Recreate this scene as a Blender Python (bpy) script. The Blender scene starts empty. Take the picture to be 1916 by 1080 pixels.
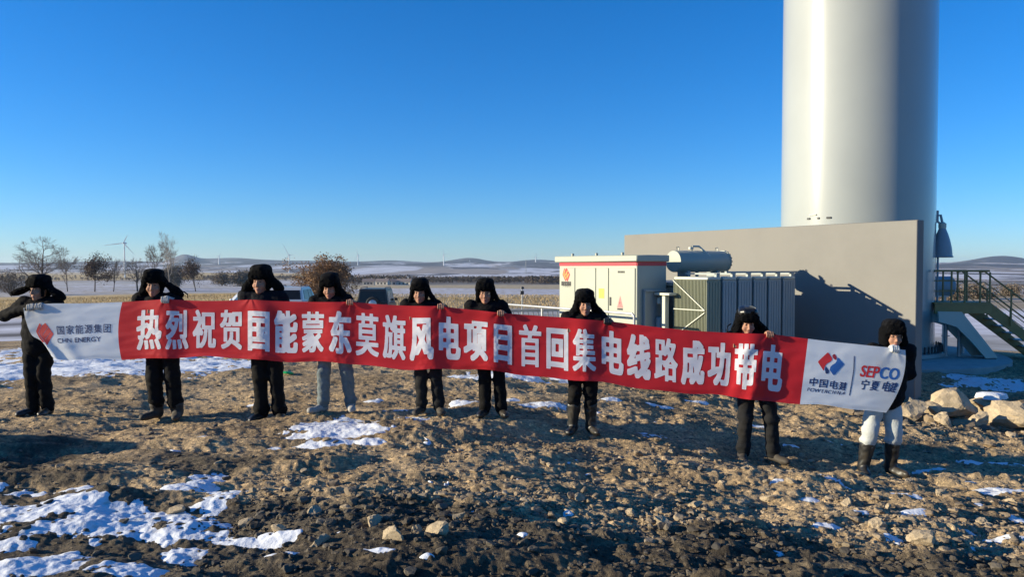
import bpy, bmesh, math, random
import numpy as np
from mathutils import Matrix, Vector
random.seed(7)
RNG = np.random.default_rng(11)
SC = bpy.context.scene
COL = SC.collection
R = math.radians

# ------------------------------------------------------------------ camera
CAMZ = 2.0
F = 1420.0
PITCH = math.atan(40.0 / F)
cam_d = bpy.data.cameras.new("camera")
cam = bpy.data.objects.new("camera", cam_d)
COL.objects.link(cam)
cam.location = (0, 0, CAMZ)
cam.rotation_euler = (math.pi / 2 - PITCH, 0, 0)
cam_d.sensor_width = 36.0
cam_d.lens = 36.0 * F / 1916.0
cam_d.clip_start = 0.05
cam_d.clip_end = 60000
SC.camera = cam


def ray(px, py):
    px = np.asarray(px, float); py = np.asarray(py, float)
    a = (px - 958.0) / F
    b = -(py - 540.0) / F
    cy, sy = math.cos(PITCH), math.sin(PITCH)
    return a, cy + b * sy, -sy + b * cy


def at(px, py, Y):
    """point seen at photo position (px, py) on the plane y = Y"""
    dx, dy, dz = ray(px, py)
    t = np.asarray(Y, float) / dy
    return np.stack([dx * t, dy * t, CAMZ + dz * t], -1)


# ------------------------------------------------------------------ noise
def _hash(ix, iy, seed):
    h = (ix.astype(np.int64) * 374761393 + iy.astype(np.int64) * 668265263 + seed * 1442695041) & 0xFFFFFFFF
    h = ((h ^ (h >> 13)) * 1274126177) & 0xFFFFFFFF
    h = ((h ^ (h >> 16)) * 2246822519) & 0xFFFFFFFF
    return ((h ^ (h >> 15)) & 0xFFFFFF) / float(0xFFFFFF)


def vn(x, y, seed=0):
    """gradient noise, about -1..1"""
    ix = np.floor(x); iy = np.floor(y)
    fx = x - ix; fy = y - iy
    ux = fx * fx * fx * (fx * (fx * 6 - 15) + 10); uy = fy * fy * fy * (fy * (fy * 6 - 15) + 10)
    def g(ox, oy):
        a = _hash(ix + ox, iy + oy, seed) * 2 * np.pi
        return np.cos(a) * (fx - ox) + np.sin(a) * (fy - oy)
    n0 = g(0, 0) * (1 - ux) + g(1, 0) * ux
    n1 = g(0, 1) * (1 - ux) + g(1, 1) * ux
    return (n0 * (1 - uy) + n1 * uy) * 1.5


def fbm(x, y, octv=4, seed=0, gain=0.5):
    s = 0.0; a = 1.0; f = 1.0
    for o in range(octv):
        s = s + a * vn(x * f + 17.3 * o, y * f - 9.1 * o, seed + o)
        a *= gain; f *= 2.03
    return s


def domes(x, y, cell, seed, lo=0.2, hi=0.48, keep=1.0):
    """heights of scattered round lumps, one per cell"""
    X = x / cell; Y = y / cell
    ix = np.floor(X); iy = np.floor(Y)
    out = np.zeros_like(X)
    for ox in (-1, 0, 1):
        for oy in (-1, 0, 1):
            cx = ix + ox; cy = iy + oy
            px = cx + 0.2 + 0.6 * _hash(cx, cy, seed); py = cy + 0.2 + 0.6 * _hash(cx, cy, seed + 1)
            r = lo + (hi - lo) * _hash(cx, cy, seed + 2) ** 1.5
            k = _hash(cx, cy, seed + 3) < keep
            d = np.hypot(X - px, (Y - py) * (0.8 + 0.5 * _hash(cx, cy, seed + 4)))
            h = np.clip(1 - (d / r) ** 2.5, 0, 1) ** 0.6 * r * k
            out = np.maximum(out, h)
    return out * cell


def sstep(a, b, x):
    t = np.clip((x - a) / (b - a), 0, 1)
    return t * t * (3 - 2 * t)


# ------------------------------------------------------------------ terrain
RA = [0, 3, 5, 7, 9, 14, 20, 30, 45, 60, 77, 110, 150, 213, 300, 380, 600, 1000, 1900, 3000, 4500, 6000, 7500, 8600, 9300]
ZA = [.40, .38, .33, .24, .15, .02, -.25, -.62, -1.1, -1.32, -1.55, -2.2, -3.2, -4.4, -5.9, -7.5, -12.0, -18, -25, -21, 0, 22, 42, 40, -30]


def prof(r):
    lr = np.log(np.maximum(r, 0) + 3.0)
    return np.interp(lr, np.log(np.array(RA) + 3.0), ZA)


def base(x, y):
    x = np.asarray(x, float); y = np.asarray(y, float)
    r = np.hypot(x, y)
    m = sstep(18, 45, r)
    q = np.maximum(y, 0) * (1 - m) + r * m
    z = prof(q)
    c = np.interp(y, [-4, 4, 9, 15, 22, 35, 60], [.35, .5, 1, .8, .55, .2, 0])
    z = z - c * .95 * np.tanh(.122 * np.maximum(0, x + .3) / .95) * (1 - sstep(30, 60, r))
    # added banks, out of view on the left, shaped to shade the foreground
    yy = y - 0.5 * np.sin(x * 1.3)
    z = z + (.55 + .25 * np.sin(y * 2.3)) * np.exp(-((x + 6.6) / 1.2) ** 2) * (1 - sstep(3.2, 5.0, yy)) * sstep(-5, -2, y)
    z = z + .9 * np.exp(-((x + 7.5) / .95) ** 2 - ((y - 7.2) / .8) ** 2)
    zt = np.exp(-(((x - 10.0) ** 2 + (y - 21.5) ** 2) / 52.0) ** 2)
    z = z * (1 - zt) - .56 * zt
    # low hills far away
    az = np.arctan2(x, np.maximum(y, 1e-6)) * (y > 0) + (y <= 0) * 3
    big = sstep(1500, 5200, r)
    z = z + big * (20 * fbm(x / 2400., y / 2400., 4, 5) + 9 * vn(x / 700., y / 900., 31))
    def peak(px, h, wpx, rr=7200, wr=900):
        a0 = math.atan((px - 958) / F)
        return h * np.exp(-((az - a0) / (wpx / F)) ** 2 - ((r - rr) / wr) ** 2)
    z = z + peak(880, 52, 42) + peak(430, 54, 70) + peak(345, 60, 22) + peak(590, 30, 90) + peak(1000, 30, 50) \
          + peak(740, 18, 45) + peak(1870, 46, 40) + peak(140, 10, 120) + peak(250, 16, 50) - peak(1640, 10, 200)
    z = z + .4 * sstep(40, 120, r) * vn(x / 60., y / 60., 8)
    return z


def roughness(x, y):
    """how stony the dirt is, 0..1"""
    a = np.clip(.35 + .10 * (x + 1.5) - .03 * (y - 7), 0.12, 1)
    return np.clip(a + .25 * vn(x / 1.7, y / 1.7, 77), .1, 1)


def lumps(x, y):
    return .062 * fbm(x / 1.25, y / .85, 3, 3) + .075 * vn(x / 3.1, y / 1.9, 21) + .035 * vn(x / 1.9 + y * .25, y / .42, 27)


def detail(x, y):
    r = np.hypot(x, y)
    k = roughness(x, y)
    d = (.036 * fbm(x / .36, y / .28, 4, 40, .55) * (.55 + .65 * k)
         + .011 * np.abs(vn(x / .09, y / .09, 60)) + .006 * vn(x / .04, y / .04, 61))
    d = d + k * .42 * domes(x, y, .30, 90, .10, .42, .35) + (.25 + .5 * k) * .5 * domes(x + 9, y, .12, 95, .12, .42, .6) \
          + .35 * domes(x + 3, y + 5, .055, 99, .15, .45, .7)
    calm = sstep(.05, .5, fbm(x / 2.3, y / 1.2, 3, 350)) * (1 - .5 * k)       # smoother, trodden or muddy areas
    d = d * (1 - .62 * calm)
    for off in (0.0, 1.62):                                                   # old wheel ruts, half worn away
        t = y - (6.15 + off + .10 * x + .12 * np.sin(x * .8))
        on = (1 - sstep(-.4, 1.6, x)) * sstep(-.5, .2, vn(x / 1.4, y * 0 + off, 360) + .35)
        d = d * (1 - .55 * on * np.exp(-(t / .16) ** 2)) + on * (-.045 * np.exp(-(t / .13) ** 2) + .025 * np.exp(-((np.abs(t) - .24) / .07) ** 2) + .008 * np.exp(-(t / .12) ** 2) * np.sin(x * 42 + np.abs(t) * 40))
    return d * (1 - sstep(20, 31, r))


def ground_z(x, y):
    x = np.asarray(x, float); y = np.asarray(y, float)
    return base(x, y) + lumps(x, y) * (1 - sstep(20, 31, np.hypot(x, y)))


def hit(px, py):
    """where the line of sight through a photo position meets the ground"""
    dx, dy, dz = [float(v) for v in ray(px, py)]
    t = 1.5
    prev = t
    while t < 9000:
        if CAMZ + dz * t < float(ground_z(dx * t, dy * t)):
            a, b = prev, t
            for _ in range(30):
                m = (a + b) / 2
                if CAMZ + dz * m < float(ground_z(dx * m, dy * m)): b = m
                else: a = m
            return dx * b, dy * b, CAMZ + dz * b
        prev = t
        t *= 1.01
    return dx * t, dy * t, CAMZ + dz * t


# ------------------------------------------------------------------ objects, tags
def tag(o, label=None, cat=None, group=None, kind=None):
    if label: o["label"] = label
    if cat: o["category"] = cat
    if group: o["group"] = group
    if kind: o["kind"] = kind
    return o


def empty(name, loc=(0, 0, 0), rz=0.0):
    o = bpy.data.objects.new(name, None)
    COL.objects.link(o)
    o.location = loc
    o.rotation_euler = (0, 0, rz)
    o.empty_display_size = .2
    return o


def link(name, me, mats=None, parent=None):
    o = bpy.data.objects.new(name, me)
    COL.objects.link(o)
    if mats is not None:
        for m in (mats if isinstance(mats, (list, tuple)) else [mats]):
            me.materials.append(m)
    if parent is not None: o.parent = parent
    return o


def npmesh(name, V, Q, smooth=True, midx=None):
    """mesh from an (n,3) array and an (m,3|4) face array"""
    me = bpy.data.meshes.new(name)
    V = np.asarray(V, np.float32); Q = np.asarray(Q, np.int32)
    k = Q.shape[1]
    me.vertices.add(len(V)); me.vertices.foreach_set("co", V.ravel())
    me.loops.add(Q.size); me.loops.foreach_set("vertex_index", Q.ravel())
    me.polygons.add(len(Q)); me.polygons.foreach_set("loop_start", np.arange(0, Q.size, k, dtype=np.int32))
    if midx is not None: me.polygons.foreach_set("material_index", np.asarray(midx, np.int32))
    me.update(calc_edges=True)
    me.polygons.foreach_set("use_smooth", np.full(len(Q), bool(smooth)))
    me.update()
    return me


class MB:
    """collects shapes in one bmesh; build() links them as one mesh object"""
    def __init__(s): s.bm = bmesh.new()

    def box(s, c, d, bev=0.0, rot=None, seg=1):
        b = bmesh.new()
        bmesh.ops.create_cube(b, size=1.0)
        for v in b.verts: v.co = Vector((v.co.x * d[0], v.co.y * d[1], v.co.z * d[2]))
        if bev > 0:
            bmesh.ops.bevel(b, geom=list(b.edges), offset=bev, segments=seg, affect='EDGES', profile=.5)
        M = Matrix.Translation(c) @ (rot.to_4x4() if rot is not None else Matrix())
        b.transform(M)
        s._add(b)
        return s

    def _add(s, b):
        me = bpy.data.meshes.new("tmp"); b.to_mesh(me); b.free()
        s.bm.from_mesh(me); bpy.data.meshes.remove(me)

    def bar(s, a, b, wx, wz=None, bev=0.0):
        """rectangular bar from a to b"""
        a = Vector(a); b = Vector(b); d = b - a
        q = d.to_track_quat('X', 'Z').to_matrix()
        return s.box((a + b) / 2, (d.length, wx, wz or wx), bev, q)

    def tube(s, pts, r, n=8, caps=True):
        pts = [Vector(p) for p in pts]
        rs = r if isinstance(r, (list, tuple)) else [r] * len(pts)
        bm = s.bm; rings = []
        up = Vector((0, 0, 1))
        for i, p in enumerate(pts):
            t = (pts[min(i + 1, len(pts) - 1)] - pts[max(i - 1, 0)]).normalized()
            u = t.cross(up)
            if u.length < 1e-3: u = t.cross(Vector((1, 0, 0)))
            u.normalize(); w = u.cross(t)
            rings.append([bm.verts.new(p + (u * math.cos(2 * math.pi * k / n) + w * math.sin(2 * math.pi * k / n)) * rs[i]) for k in range(n)])
        for A, B in zip(rings, rings[1:]):
            for k in range(n):
                f = bm.faces.new((A[k], A[(k + 1) % n], B[(k + 1) % n], B[k])); f.smooth = n > 5
        if caps:
            bm.faces.new(list(reversed(rings[0]))); bm.faces.new(rings[-1])
        return s

    def lathe(s, prof_, n=24, c=(0, 0, 0), axis='Z', M=None):
        bm = s.bm; rings = []
        for r, z in prof_:
            ring = []
            for k in range(n):
                a = 2 * math.pi * k / n
                p = Vector((r * math.cos(a), r * math.sin(a), z))
                if axis == 'X': p = Vector((p.z, p.x, p.y))
                if axis == 'Y': p = Vector((p.x, p.z, p.y))
                if M is not None: p = M @ p
                ring.append(bm.verts.new(p + Vector(c)))
            rings.append(ring)
        for A, B in zip(rings, rings[1:]):
            for k in range(n):
                f = bm.faces.new((A[k], A[(k + 1) % n], B[(k + 1) % n], B[k])); f.smooth = True
        if prof_[0][0] > 1e-4: bm.faces.new(list(reversed(rings[0])))
        if prof_[-1][0] > 1e-4: bm.faces.new(rings[-1])
        return s

    def prism(s, poly, vec):
        """polygon (3-D points) pushed along vec"""
        bm = s.bm
        a = [bm.verts.new(Vector(p)) for p in poly]
        b = [bm.verts.new(Vector(p) + Vector(vec)) for p in poly]
        bm.faces.new(a); bm.faces.new(list(reversed(b)))
        for i in range(len(a)):
            j = (i + 1) % len(a)
            bm.faces.new((a[i], b[i], b[j], a[j]))
        return s

    def quad(s, *p):
        s.bm.faces.new([s.bm.verts.new(Vector(q)) for q in p]); return s

    def build(s, name, mat, parent=None, loc=None):
        bmesh.ops.recalc_face_normals(s.bm, faces=list(s.bm.faces))
        me = bpy.data.meshes.new(name); s.bm.to_mesh(me); s.bm.free()
        me.set_sharp_from_angle(angle=R(38))
        o = link(name, me, mat, parent)
        if loc is not None: o.location = loc
        return o


# ------------------------------------------------------------------ materials
def mat(name, col, rough=.6, metal=0.0, var=.0, scale=8.0, bump=0.0, bscale=40.0, spec=.5, coat=0.0, sheen=0.0, transl=0.0, dirt=None, dscale=1.5):
    m = bpy.data.materials.new(name); m.use_nodes = True
    nt = m.node_tree; N = nt.nodes; L = nt.links
    p = N["Principled BSDF"]
    p.inputs["Base Color"].default_value = (*col, 1)
    p.inputs["Roughness"].default_value = rough
    p.inputs["Metallic"].default_value = metal
    p.inputs["Specular IOR Level"].default_value = spec
    p.inputs["Coat Weight"].default_value = coat
    p.inputs["Coat Roughness"].default_value = .08
    p.inputs["Sheen Weight"].default_value = sheen
    tc = N.new("ShaderNodeTexCoord")
    src = None
    if var > 0:
        nz = N.new("ShaderNodeTexNoise"); nz.inputs["Scale"].default_value = scale; nz.inputs["Detail"].default_value = 6
        nz.inputs["Roughness"].default_value = .62
        L.new(tc.outputs["Object"], nz.inputs["Vector"])
        mx = N.new("ShaderNodeMix"); mx.data_type = 'RGBA'
        mx.inputs[6].default_value = (*[c * (1 - var) for c in col], 1)
        mx.inputs[7].default_value = (*[min(1, c * (1 + var)) for c in col], 1)
        mr = N.new("ShaderNodeMapRange"); mr.inputs[1].default_value = .3; mr.inputs[2].default_value = .7
        L.new(nz.outputs["Fac"], mr.inputs[0]); L.new(mr.outputs[0], mx.inputs[0])
        src = mx.outputs[2]
        if dirt is not None:
            n2 = N.new("ShaderNodeTexNoise"); n2.inputs["Scale"].default_value = dscale; n2.inputs["Detail"].default_value = 8
            L.new(tc.outputs["Object"], n2.inputs["Vector"])
            r2 = N.new("ShaderNodeMapRange"); r2.inputs[1].default_value = .5; r2.inputs[2].default_value = .75; r2.inputs[4].default_value = .6
            L.new(n2.outputs["Fac"], r2.inputs[0])
            m2 = N.new("ShaderNodeMix"); m2.data_type = 'RGBA'
            L.new(r2.outputs[0], m2.inputs[0]); L.new(src, m2.inputs[6]); m2.inputs[7].default_value = (*dirt, 1)
            src = m2.outputs[2]
        L.new(src, p.inputs["Base Color"])
    if bump > 0:
        nb = N.new("ShaderNodeTexNoise"); nb.inputs["Scale"].default_value = bscale; nb.inputs["Detail"].default_value = 5
        L.new(tc.outputs["Object"], nb.inputs["Vector"])
        bp = N.new("ShaderNodeBump"); bp.inputs["Strength"].default_value = bump; bp.inputs["Distance"].default_value = .02
        L.new(nb.outputs["Fac"], bp.inputs["Height"]); L.new(bp.outputs["Normal"], p.inputs["Normal"])
    if transl > 0:
        tr = N.new("ShaderNodeBsdfTranslucent")
        if src is not None: L.new(src, tr.inputs["Color"])
        else: tr.inputs["Color"].default_value = (*col, 1)
        ms = N.new("ShaderNodeMixShader"); ms.inputs[0].default_value = transl
        L.new(p.outputs[0], ms.inputs[1]); L.new(tr.outputs[0], ms.inputs[2])
        L.new(ms.outputs[0], N["Material Output"].inputs["Surface"])
    return m


M = {}
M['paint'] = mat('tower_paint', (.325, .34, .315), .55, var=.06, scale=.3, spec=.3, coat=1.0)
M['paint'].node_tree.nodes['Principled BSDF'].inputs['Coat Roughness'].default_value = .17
M['cab'] = mat('cabinet_paint', (.375, .39, .315), .42, var=.04, scale=1.3, dirt=(.40, .38, .31), dscale=1.1)
M['cabshade'] = mat('cabinet_shade_paint', (.29, .325, .31), .45, var=.06, scale=2.5)  # greyed copy of the cabinet paint; its darker tone stands in for shade
M['cabwhite'] = mat('white_paint', (.52, .53, .44), .45, var=.04, scale=2)
M['finshade'] = mat('fin_shade_paint', (.245, .26, .175), .5, var=.05, scale=3)  # darker olive puts the self-shade between the fins into the colour
M['redpaint'] = mat('red_stripe_paint', (.55, .03, .045), .4)
M['wall'] = mat('rendered_wall', (.222, .214, .194), .85, var=.09, scale=.5, bump=.12, bscale=60, spec=.25, dirt=(.20, .19, .168), dscale=.5)
M['wallend'] = M['wall']
M['concrete'] = mat('concrete', (.36, .35, .33), .85, var=.12, scale=3, bump=.3, bscale=30, spec=.2)
M['steel'] = mat('galvanised_steel', (.45, .46, .46), .45, metal=.6, var=.1, scale=6)
M['olive'] = mat('olive_brown_steel', (.36, .22, .075), .55, var=.15, scale=4)
M['dark'] = mat('dark_metal', (.03, .032, .035), .5)
M['hood'] = mat('blue_grey_plastic', (.30, .35, .38), .5, var=.05)
M['black'] = mat('black_cloth', (.006, .006, .007), .9, var=.25, scale=9, bump=.2, bscale=45, spec=.12)
M['navy'] = mat('dark_navy_cloth', (.0075, .0085, .012), .85, var=.25, scale=9, bump=.2, bscale=45, spec=.15)
M['trous'] = mat('black_trouser_cloth', (.0085, .008, .008), .9, var=.3, scale=7, bump=.2, bscale=60, spec=.12, dirt=(.018, .015, .012), dscale=4)
M['greytrous'] = mat('charcoal_trouser_cloth', (.016, .016, .017), .9, var=.25, scale=7, bump=.2, bscale=60, spec=.12, dirt=(.035, .03, .024), dscale=4)
M['denim'] = mat('pale_denim', (.135, .16, .165), .85, var=.2, scale=10, bump=.3, bscale=90, spec=.15)
M['whitecloth'] = mat('off_white_cloth', (.43, .45, .44), .8, var=.06, scale=8, bump=.25, bscale=50, spec=.2)
M['fur'] = mat('black_fur', (.0045, .0045, .005), .95, var=.3, scale=40, bump=.6, bscale=160, spec=.06)
M['leather'] = mat('black_leather', (.010, .010, .011), .34, bump=.15, bscale=30, spec=.5)
M['boot'] = mat('black_boot_leather', (.016, .015, .014), .45, var=.3, scale=14, dirt=(.10, .08, .055), dscale=6)
M['dustboot'] = mat('dusty_boot_leather', (.035, .029, .023), .75, var=.3, scale=14, dirt=(.085, .067, .045), dscale=6)
M['greyshoe'] = mat('dusty_trainer', (.33, .31, .28), .7, var=.2, scale=14)
M['skin'] = mat('skin', (.38, .20, .13), .6, var=.12, scale=18, spec=.2)
M['eye'] = mat('eye_dark', (.03, .02, .016), .3)
M['lip'] = mat('lips', (.34, .13, .10), .5)
M['glovew'] = mat('white_glove', (.62, .61, .57), .85, bump=.3, bscale=120)
M['gloveb'] = mat('black_glove', (.012, .012, .013), .5, bump=.3, bscale=90)
M['gloveg'] = mat('grey_knit_glove', (.42, .40, .37), .85, bump=.4, bscale=140)
M['wire'] = mat('spectacle_wire', (.12, .12, .12), .4, metal=.8)
M['bred'] = mat('red_banner_cloth', (.82, .032, .040), .5, var=.04, scale=3, transl=.40, spec=.35)
M['bwhite'] = mat('white_banner_cloth', (.88, .90, .92), .5, var=.02, scale=3, transl=.36, spec=.35)
M['letter'] = mat('white_printed_letter', (.90, .91, .93), .5, transl=.22, spec=.35)
M['inkblue'] = mat('navy_print', (.012, .035, .13), .6)
M['inkred'] = mat('red_print', (.56, .025, .03), .6)
M['inkdred'] = mat('dark_red_print', (.26, .015, .035), .6)
M['inkblue2'] = mat('blue_print', (.02, .11, .38), .6)
M['orange'] = mat('orange_red_print', (.78, .10, .03), .5)
M['yellow'] = mat('yellow_sticker', (.75, .58, .06), .5)
M['pinkred'] = mat('faded_red_sticker', (.62, .17, .16), .5)
M['black_ink'] = mat('black_print', (.02, .02, .02), .6)
M['bark'] = mat('grey_bark', (.085, .068, .055), .9, var=.3, scale=4)
M['birch'] = mat('pale_bark', (.26, .22, .18), .9, var=.35, scale=3)
M['twig'] = mat('twigs', (.15, .115, .09), .9)
M['oakleaf'] = mat('dry_oak_leaf', (.22, .125, .062), .8, var=.5, scale=1.7, transl=.15)
M['darkleaf'] = mat('dark_brown_leaf', (.10, .066, .05), .85, var=.4, scale=.5)
M['bush'] = mat('bare_bush_twigs', (.17, .135, .10), .9, var=.4, scale=.3)
M['wood'] = mat('far_wood', (.075, .057, .046), .95, var=.4, scale=.02)
M['straw'] = mat('corn_straw', (.40, .29, .145), .85, var=.3, scale=.4, transl=.1)
M['carwhite'] = mat('white_car_paint', (.72, .74, .76), .25, coat=.6)
M['carsilver'] = mat('silver_car_paint', (.55, .55, .54), .35, metal=.2, coat=.3)
M['carblack'] = mat('black_car_paint', (.010, .010, .011), .45, coat=.15)
M['glass'] = mat('tinted_glass', (.012, .014, .016), .12, spec=.3)
M['glassblue'] = mat('side_glass', (.09, .15, .20), .06, spec=1.0)
M['tyre'] = mat('tyre_rubber', (.018, .018, .018), .8)
M['rim'] = mat('alloy_rim', (.5, .5, .5), .3, metal=.9)
M['lamp'] = mat('red_tail_lamp', (.4, .02, .02), .2, coat=.5)
M['plate'] = mat('blue_number_plate', (.02, .06, .4), .5)
M['turb'] = mat('turbine_white', (.62, .63, .64), .4)
M['turbdark'] = mat('turbine_grey', (.16, .18, .20), .5)
M['hwall'] = mat('pale_house_wall', (.55, .50, .42), .9)
M['hroof'] = mat('house_roof', (.20, .16, .15), .9)
M['hpane'] = mat('house_window', (.03, .03, .04), .2)
M['green'] = mat('green_plastic', (.03, .42, .10), .35)


def ground_material():
    m = bpy.data.materials.new('stony_dirt'); m.use_nodes = True
    nt = m.node_tree; N = nt.nodes; L = nt.links
    p = N["Principled BSDF"]; p.inputs["Roughness"].default_value = .95; p.inputs["Specular IOR Level"].default_value = .15
    tc = N.new("ShaderNodeTexCoord")
    def noise(sc, det=6, rough=.6):
        n = N.new("ShaderNodeTexNoise"); n.inputs["Scale"].default_value = sc; n.inputs["Detail"].default_value = det; n.inputs["Roughness"].default_value = rough
        L.new(tc.outputs["Object"], n.inputs["Vector"]); return n
    def ramp(src, stops):
        r = N.new("ShaderNodeValToRGB"); e = r.color_ramp.elements
        while len(e) < len(stops): e.new(.5)
        for k, (pos, c) in enumerate(stops): e[k].position = pos; e[k].color = (*c, 1)
        L.new(src, r.inputs["Fac"]); return r
    n1 = noise(.55, 7)
    c1 = ramp(n1.outputs["Fac"], [(.28, (.15, .118, .08)), (.45, (.36, .268, .16)), (.60, (.53, .40, .24)), (.75, (.27, .21, .14))])
    n2 = noise(9, 8, .7)
    c2 = ramp(n2.outputs["Fac"], [(.32, (.42, .42, .45)), (.5, (.95, .93, .9)), (.68, (1.38, 1.30, 1.2))])
    mx = N.new("ShaderNodeMix"); mx.data_type = 'RGBA'; mx.blend_type = 'MULTIPLY'; mx.inputs[0].default_value = 1
    L.new(c1.outputs[0], mx.inputs[6]); L.new(c2.outputs[0], mx.inputs[7])
    # pale and grey grit
    vo = N.new("ShaderNodeTexVoronoi"); vo.inputs["Scale"].default_value = 42; L.new(tc.outputs["Object"], vo.inputs["Vector"])
    sx = N.new("ShaderNodeSeparateColor"); L.new(vo.outputs["Color"], sx.inputs[0])
    gr = ramp(sx.outputs[0], [(0, (.55, .55, .58)), (.55, (1, 1, 1)), (.85, (1.05, 1.0, .95)), (.95, (1.75, 1.65, 1.5))])
    m2 = N.new("ShaderNodeMix"); m2.data_type = 'RGBA'; m2.blend_type = 'MULTIPLY'; m2.inputs[0].default_value = .8
    L.new(mx.outputs[2], m2.inputs[6]); L.new(gr.outputs[0], m2.inputs[7])
    # grey, trodden earth nearest the camera; darker patches on the left
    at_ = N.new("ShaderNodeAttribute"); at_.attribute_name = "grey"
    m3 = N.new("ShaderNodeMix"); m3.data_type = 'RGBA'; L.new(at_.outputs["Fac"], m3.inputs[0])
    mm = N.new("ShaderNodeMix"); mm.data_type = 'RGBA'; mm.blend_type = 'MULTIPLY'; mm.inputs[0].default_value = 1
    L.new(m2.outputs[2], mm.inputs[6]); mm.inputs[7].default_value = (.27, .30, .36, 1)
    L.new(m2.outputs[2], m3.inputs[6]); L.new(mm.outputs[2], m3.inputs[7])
    L.new(m3.outputs[2], p.inputs["Base Color"])
    nb = noise(70, 6, .7); nb2 = noise(18, 6, .65)
    ad = N.new("ShaderNodeMath"); ad.operation = 'ADD'; L.new(nb.outputs["Fac"], ad.inputs[0])
    mu = N.new("ShaderNodeMath"); mu.operation = 'MULTIPLY'; mu.inputs[1].default_value = 2.0; L.new(nb2.outputs["Fac"], mu.inputs[0]); L.new(mu.outputs[0], ad.inputs[1])
    bp = N.new("ShaderNodeBump"); bp.inputs["Strength"].default_value = .8; bp.inputs["Distance"].default_value = .018
    L.new(ad.outputs[0], bp.inputs["Height"]); L.new(bp.outputs["Normal"], p.inputs["Normal"])
    return m


def snow_material():
    m = bpy.data.materials.new('trodden_snow'); m.use_nodes = True
    nt = m.node_tree; N = nt.nodes; L = nt.links
    p = N["Principled BSDF"]; p.inputs["Roughness"].default_value = .7; p.inputs["Specular IOR Level"].default_value = .3
    tc = N.new("ShaderNodeTexCoord")
    n = N.new("ShaderNodeTexNoise"); n.inputs["Scale"].default_value = 7; n.inputs["Detail"].default_value = 9; n.inputs["Roughness"].default_value = .7
    L.new(tc.outputs["Object"], n.inputs["Vector"])
    r = N.new("ShaderNodeValToRGB"); e = r.color_ramp.elements
    e[0].position = .3; e[0].color = (.50, .47, .43, 1); e[1].position = .46; e[1].color = (.74, .765, .80, 1)
    L.new(n.outputs["Fac"], r.inputs["Fac"]); L.new(r.outputs[0], p.inputs["Base Color"])
    nb = N.new("ShaderNodeTexNoise"); nb.inputs["Scale"].default_value = 28; nb.inputs["Detail"].default_value = 7; L.new(tc.outputs["Object"], nb.inputs["Vector"])
    bp = N.new("ShaderNodeBump"); bp.inputs["Strength"].default_value = .45; bp.inputs["Distance"].default_value = .02
    L.new(nb.outputs["Fac"], bp.inputs["Height"]); L.new(bp.outputs["Normal"], p.inputs["Normal"])
    return m


def field_material(name, rough_scale):
    m = bpy.data.materials.new(name); m.use_nodes = True
    nt = m.node_tree; N = nt.nodes; L = nt.links
    p = N["Principled BSDF"]; p.inputs["Roughness"].default_value = .95; p.inputs["Specular IOR Level"].default_value = .1
    a = N.new("ShaderNodeAttribute"); a.attribute_name = "cover"
    tc = N.new("ShaderNodeTexCoord")
    n = N.new("ShaderNodeTexNoise"); n.inputs["Scale"].default_value = rough_scale; n.inputs["Detail"].default_value = 8; n.inputs["Roughness"].default_value = .7
    L.new(tc.outputs["Object"], n.inputs["Vector"])
    r = N.new("ShaderNodeValToRGB"); e = r.color_ramp.elements
    e[0].position = .3; e[0].color = (.6, .58, .56, 1); e[1].position = .65; e[1].color = (1.15, 1.15, 1.15, 1)
    L.new(n.outputs["Fac"], r.inputs["Fac"])
    mx = N.new("ShaderNodeMix"); mx.data_type = 'RGBA'; mx.blend_type = 'MULTIPLY'; mx.inputs[0].default_value = 1
    L.new(a.outputs["Color"], mx.inputs[6]); L.new(r.outputs[0], mx.inputs[7]); L.new(mx.outputs[2], p.inputs["Base Color"])
    return m


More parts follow.
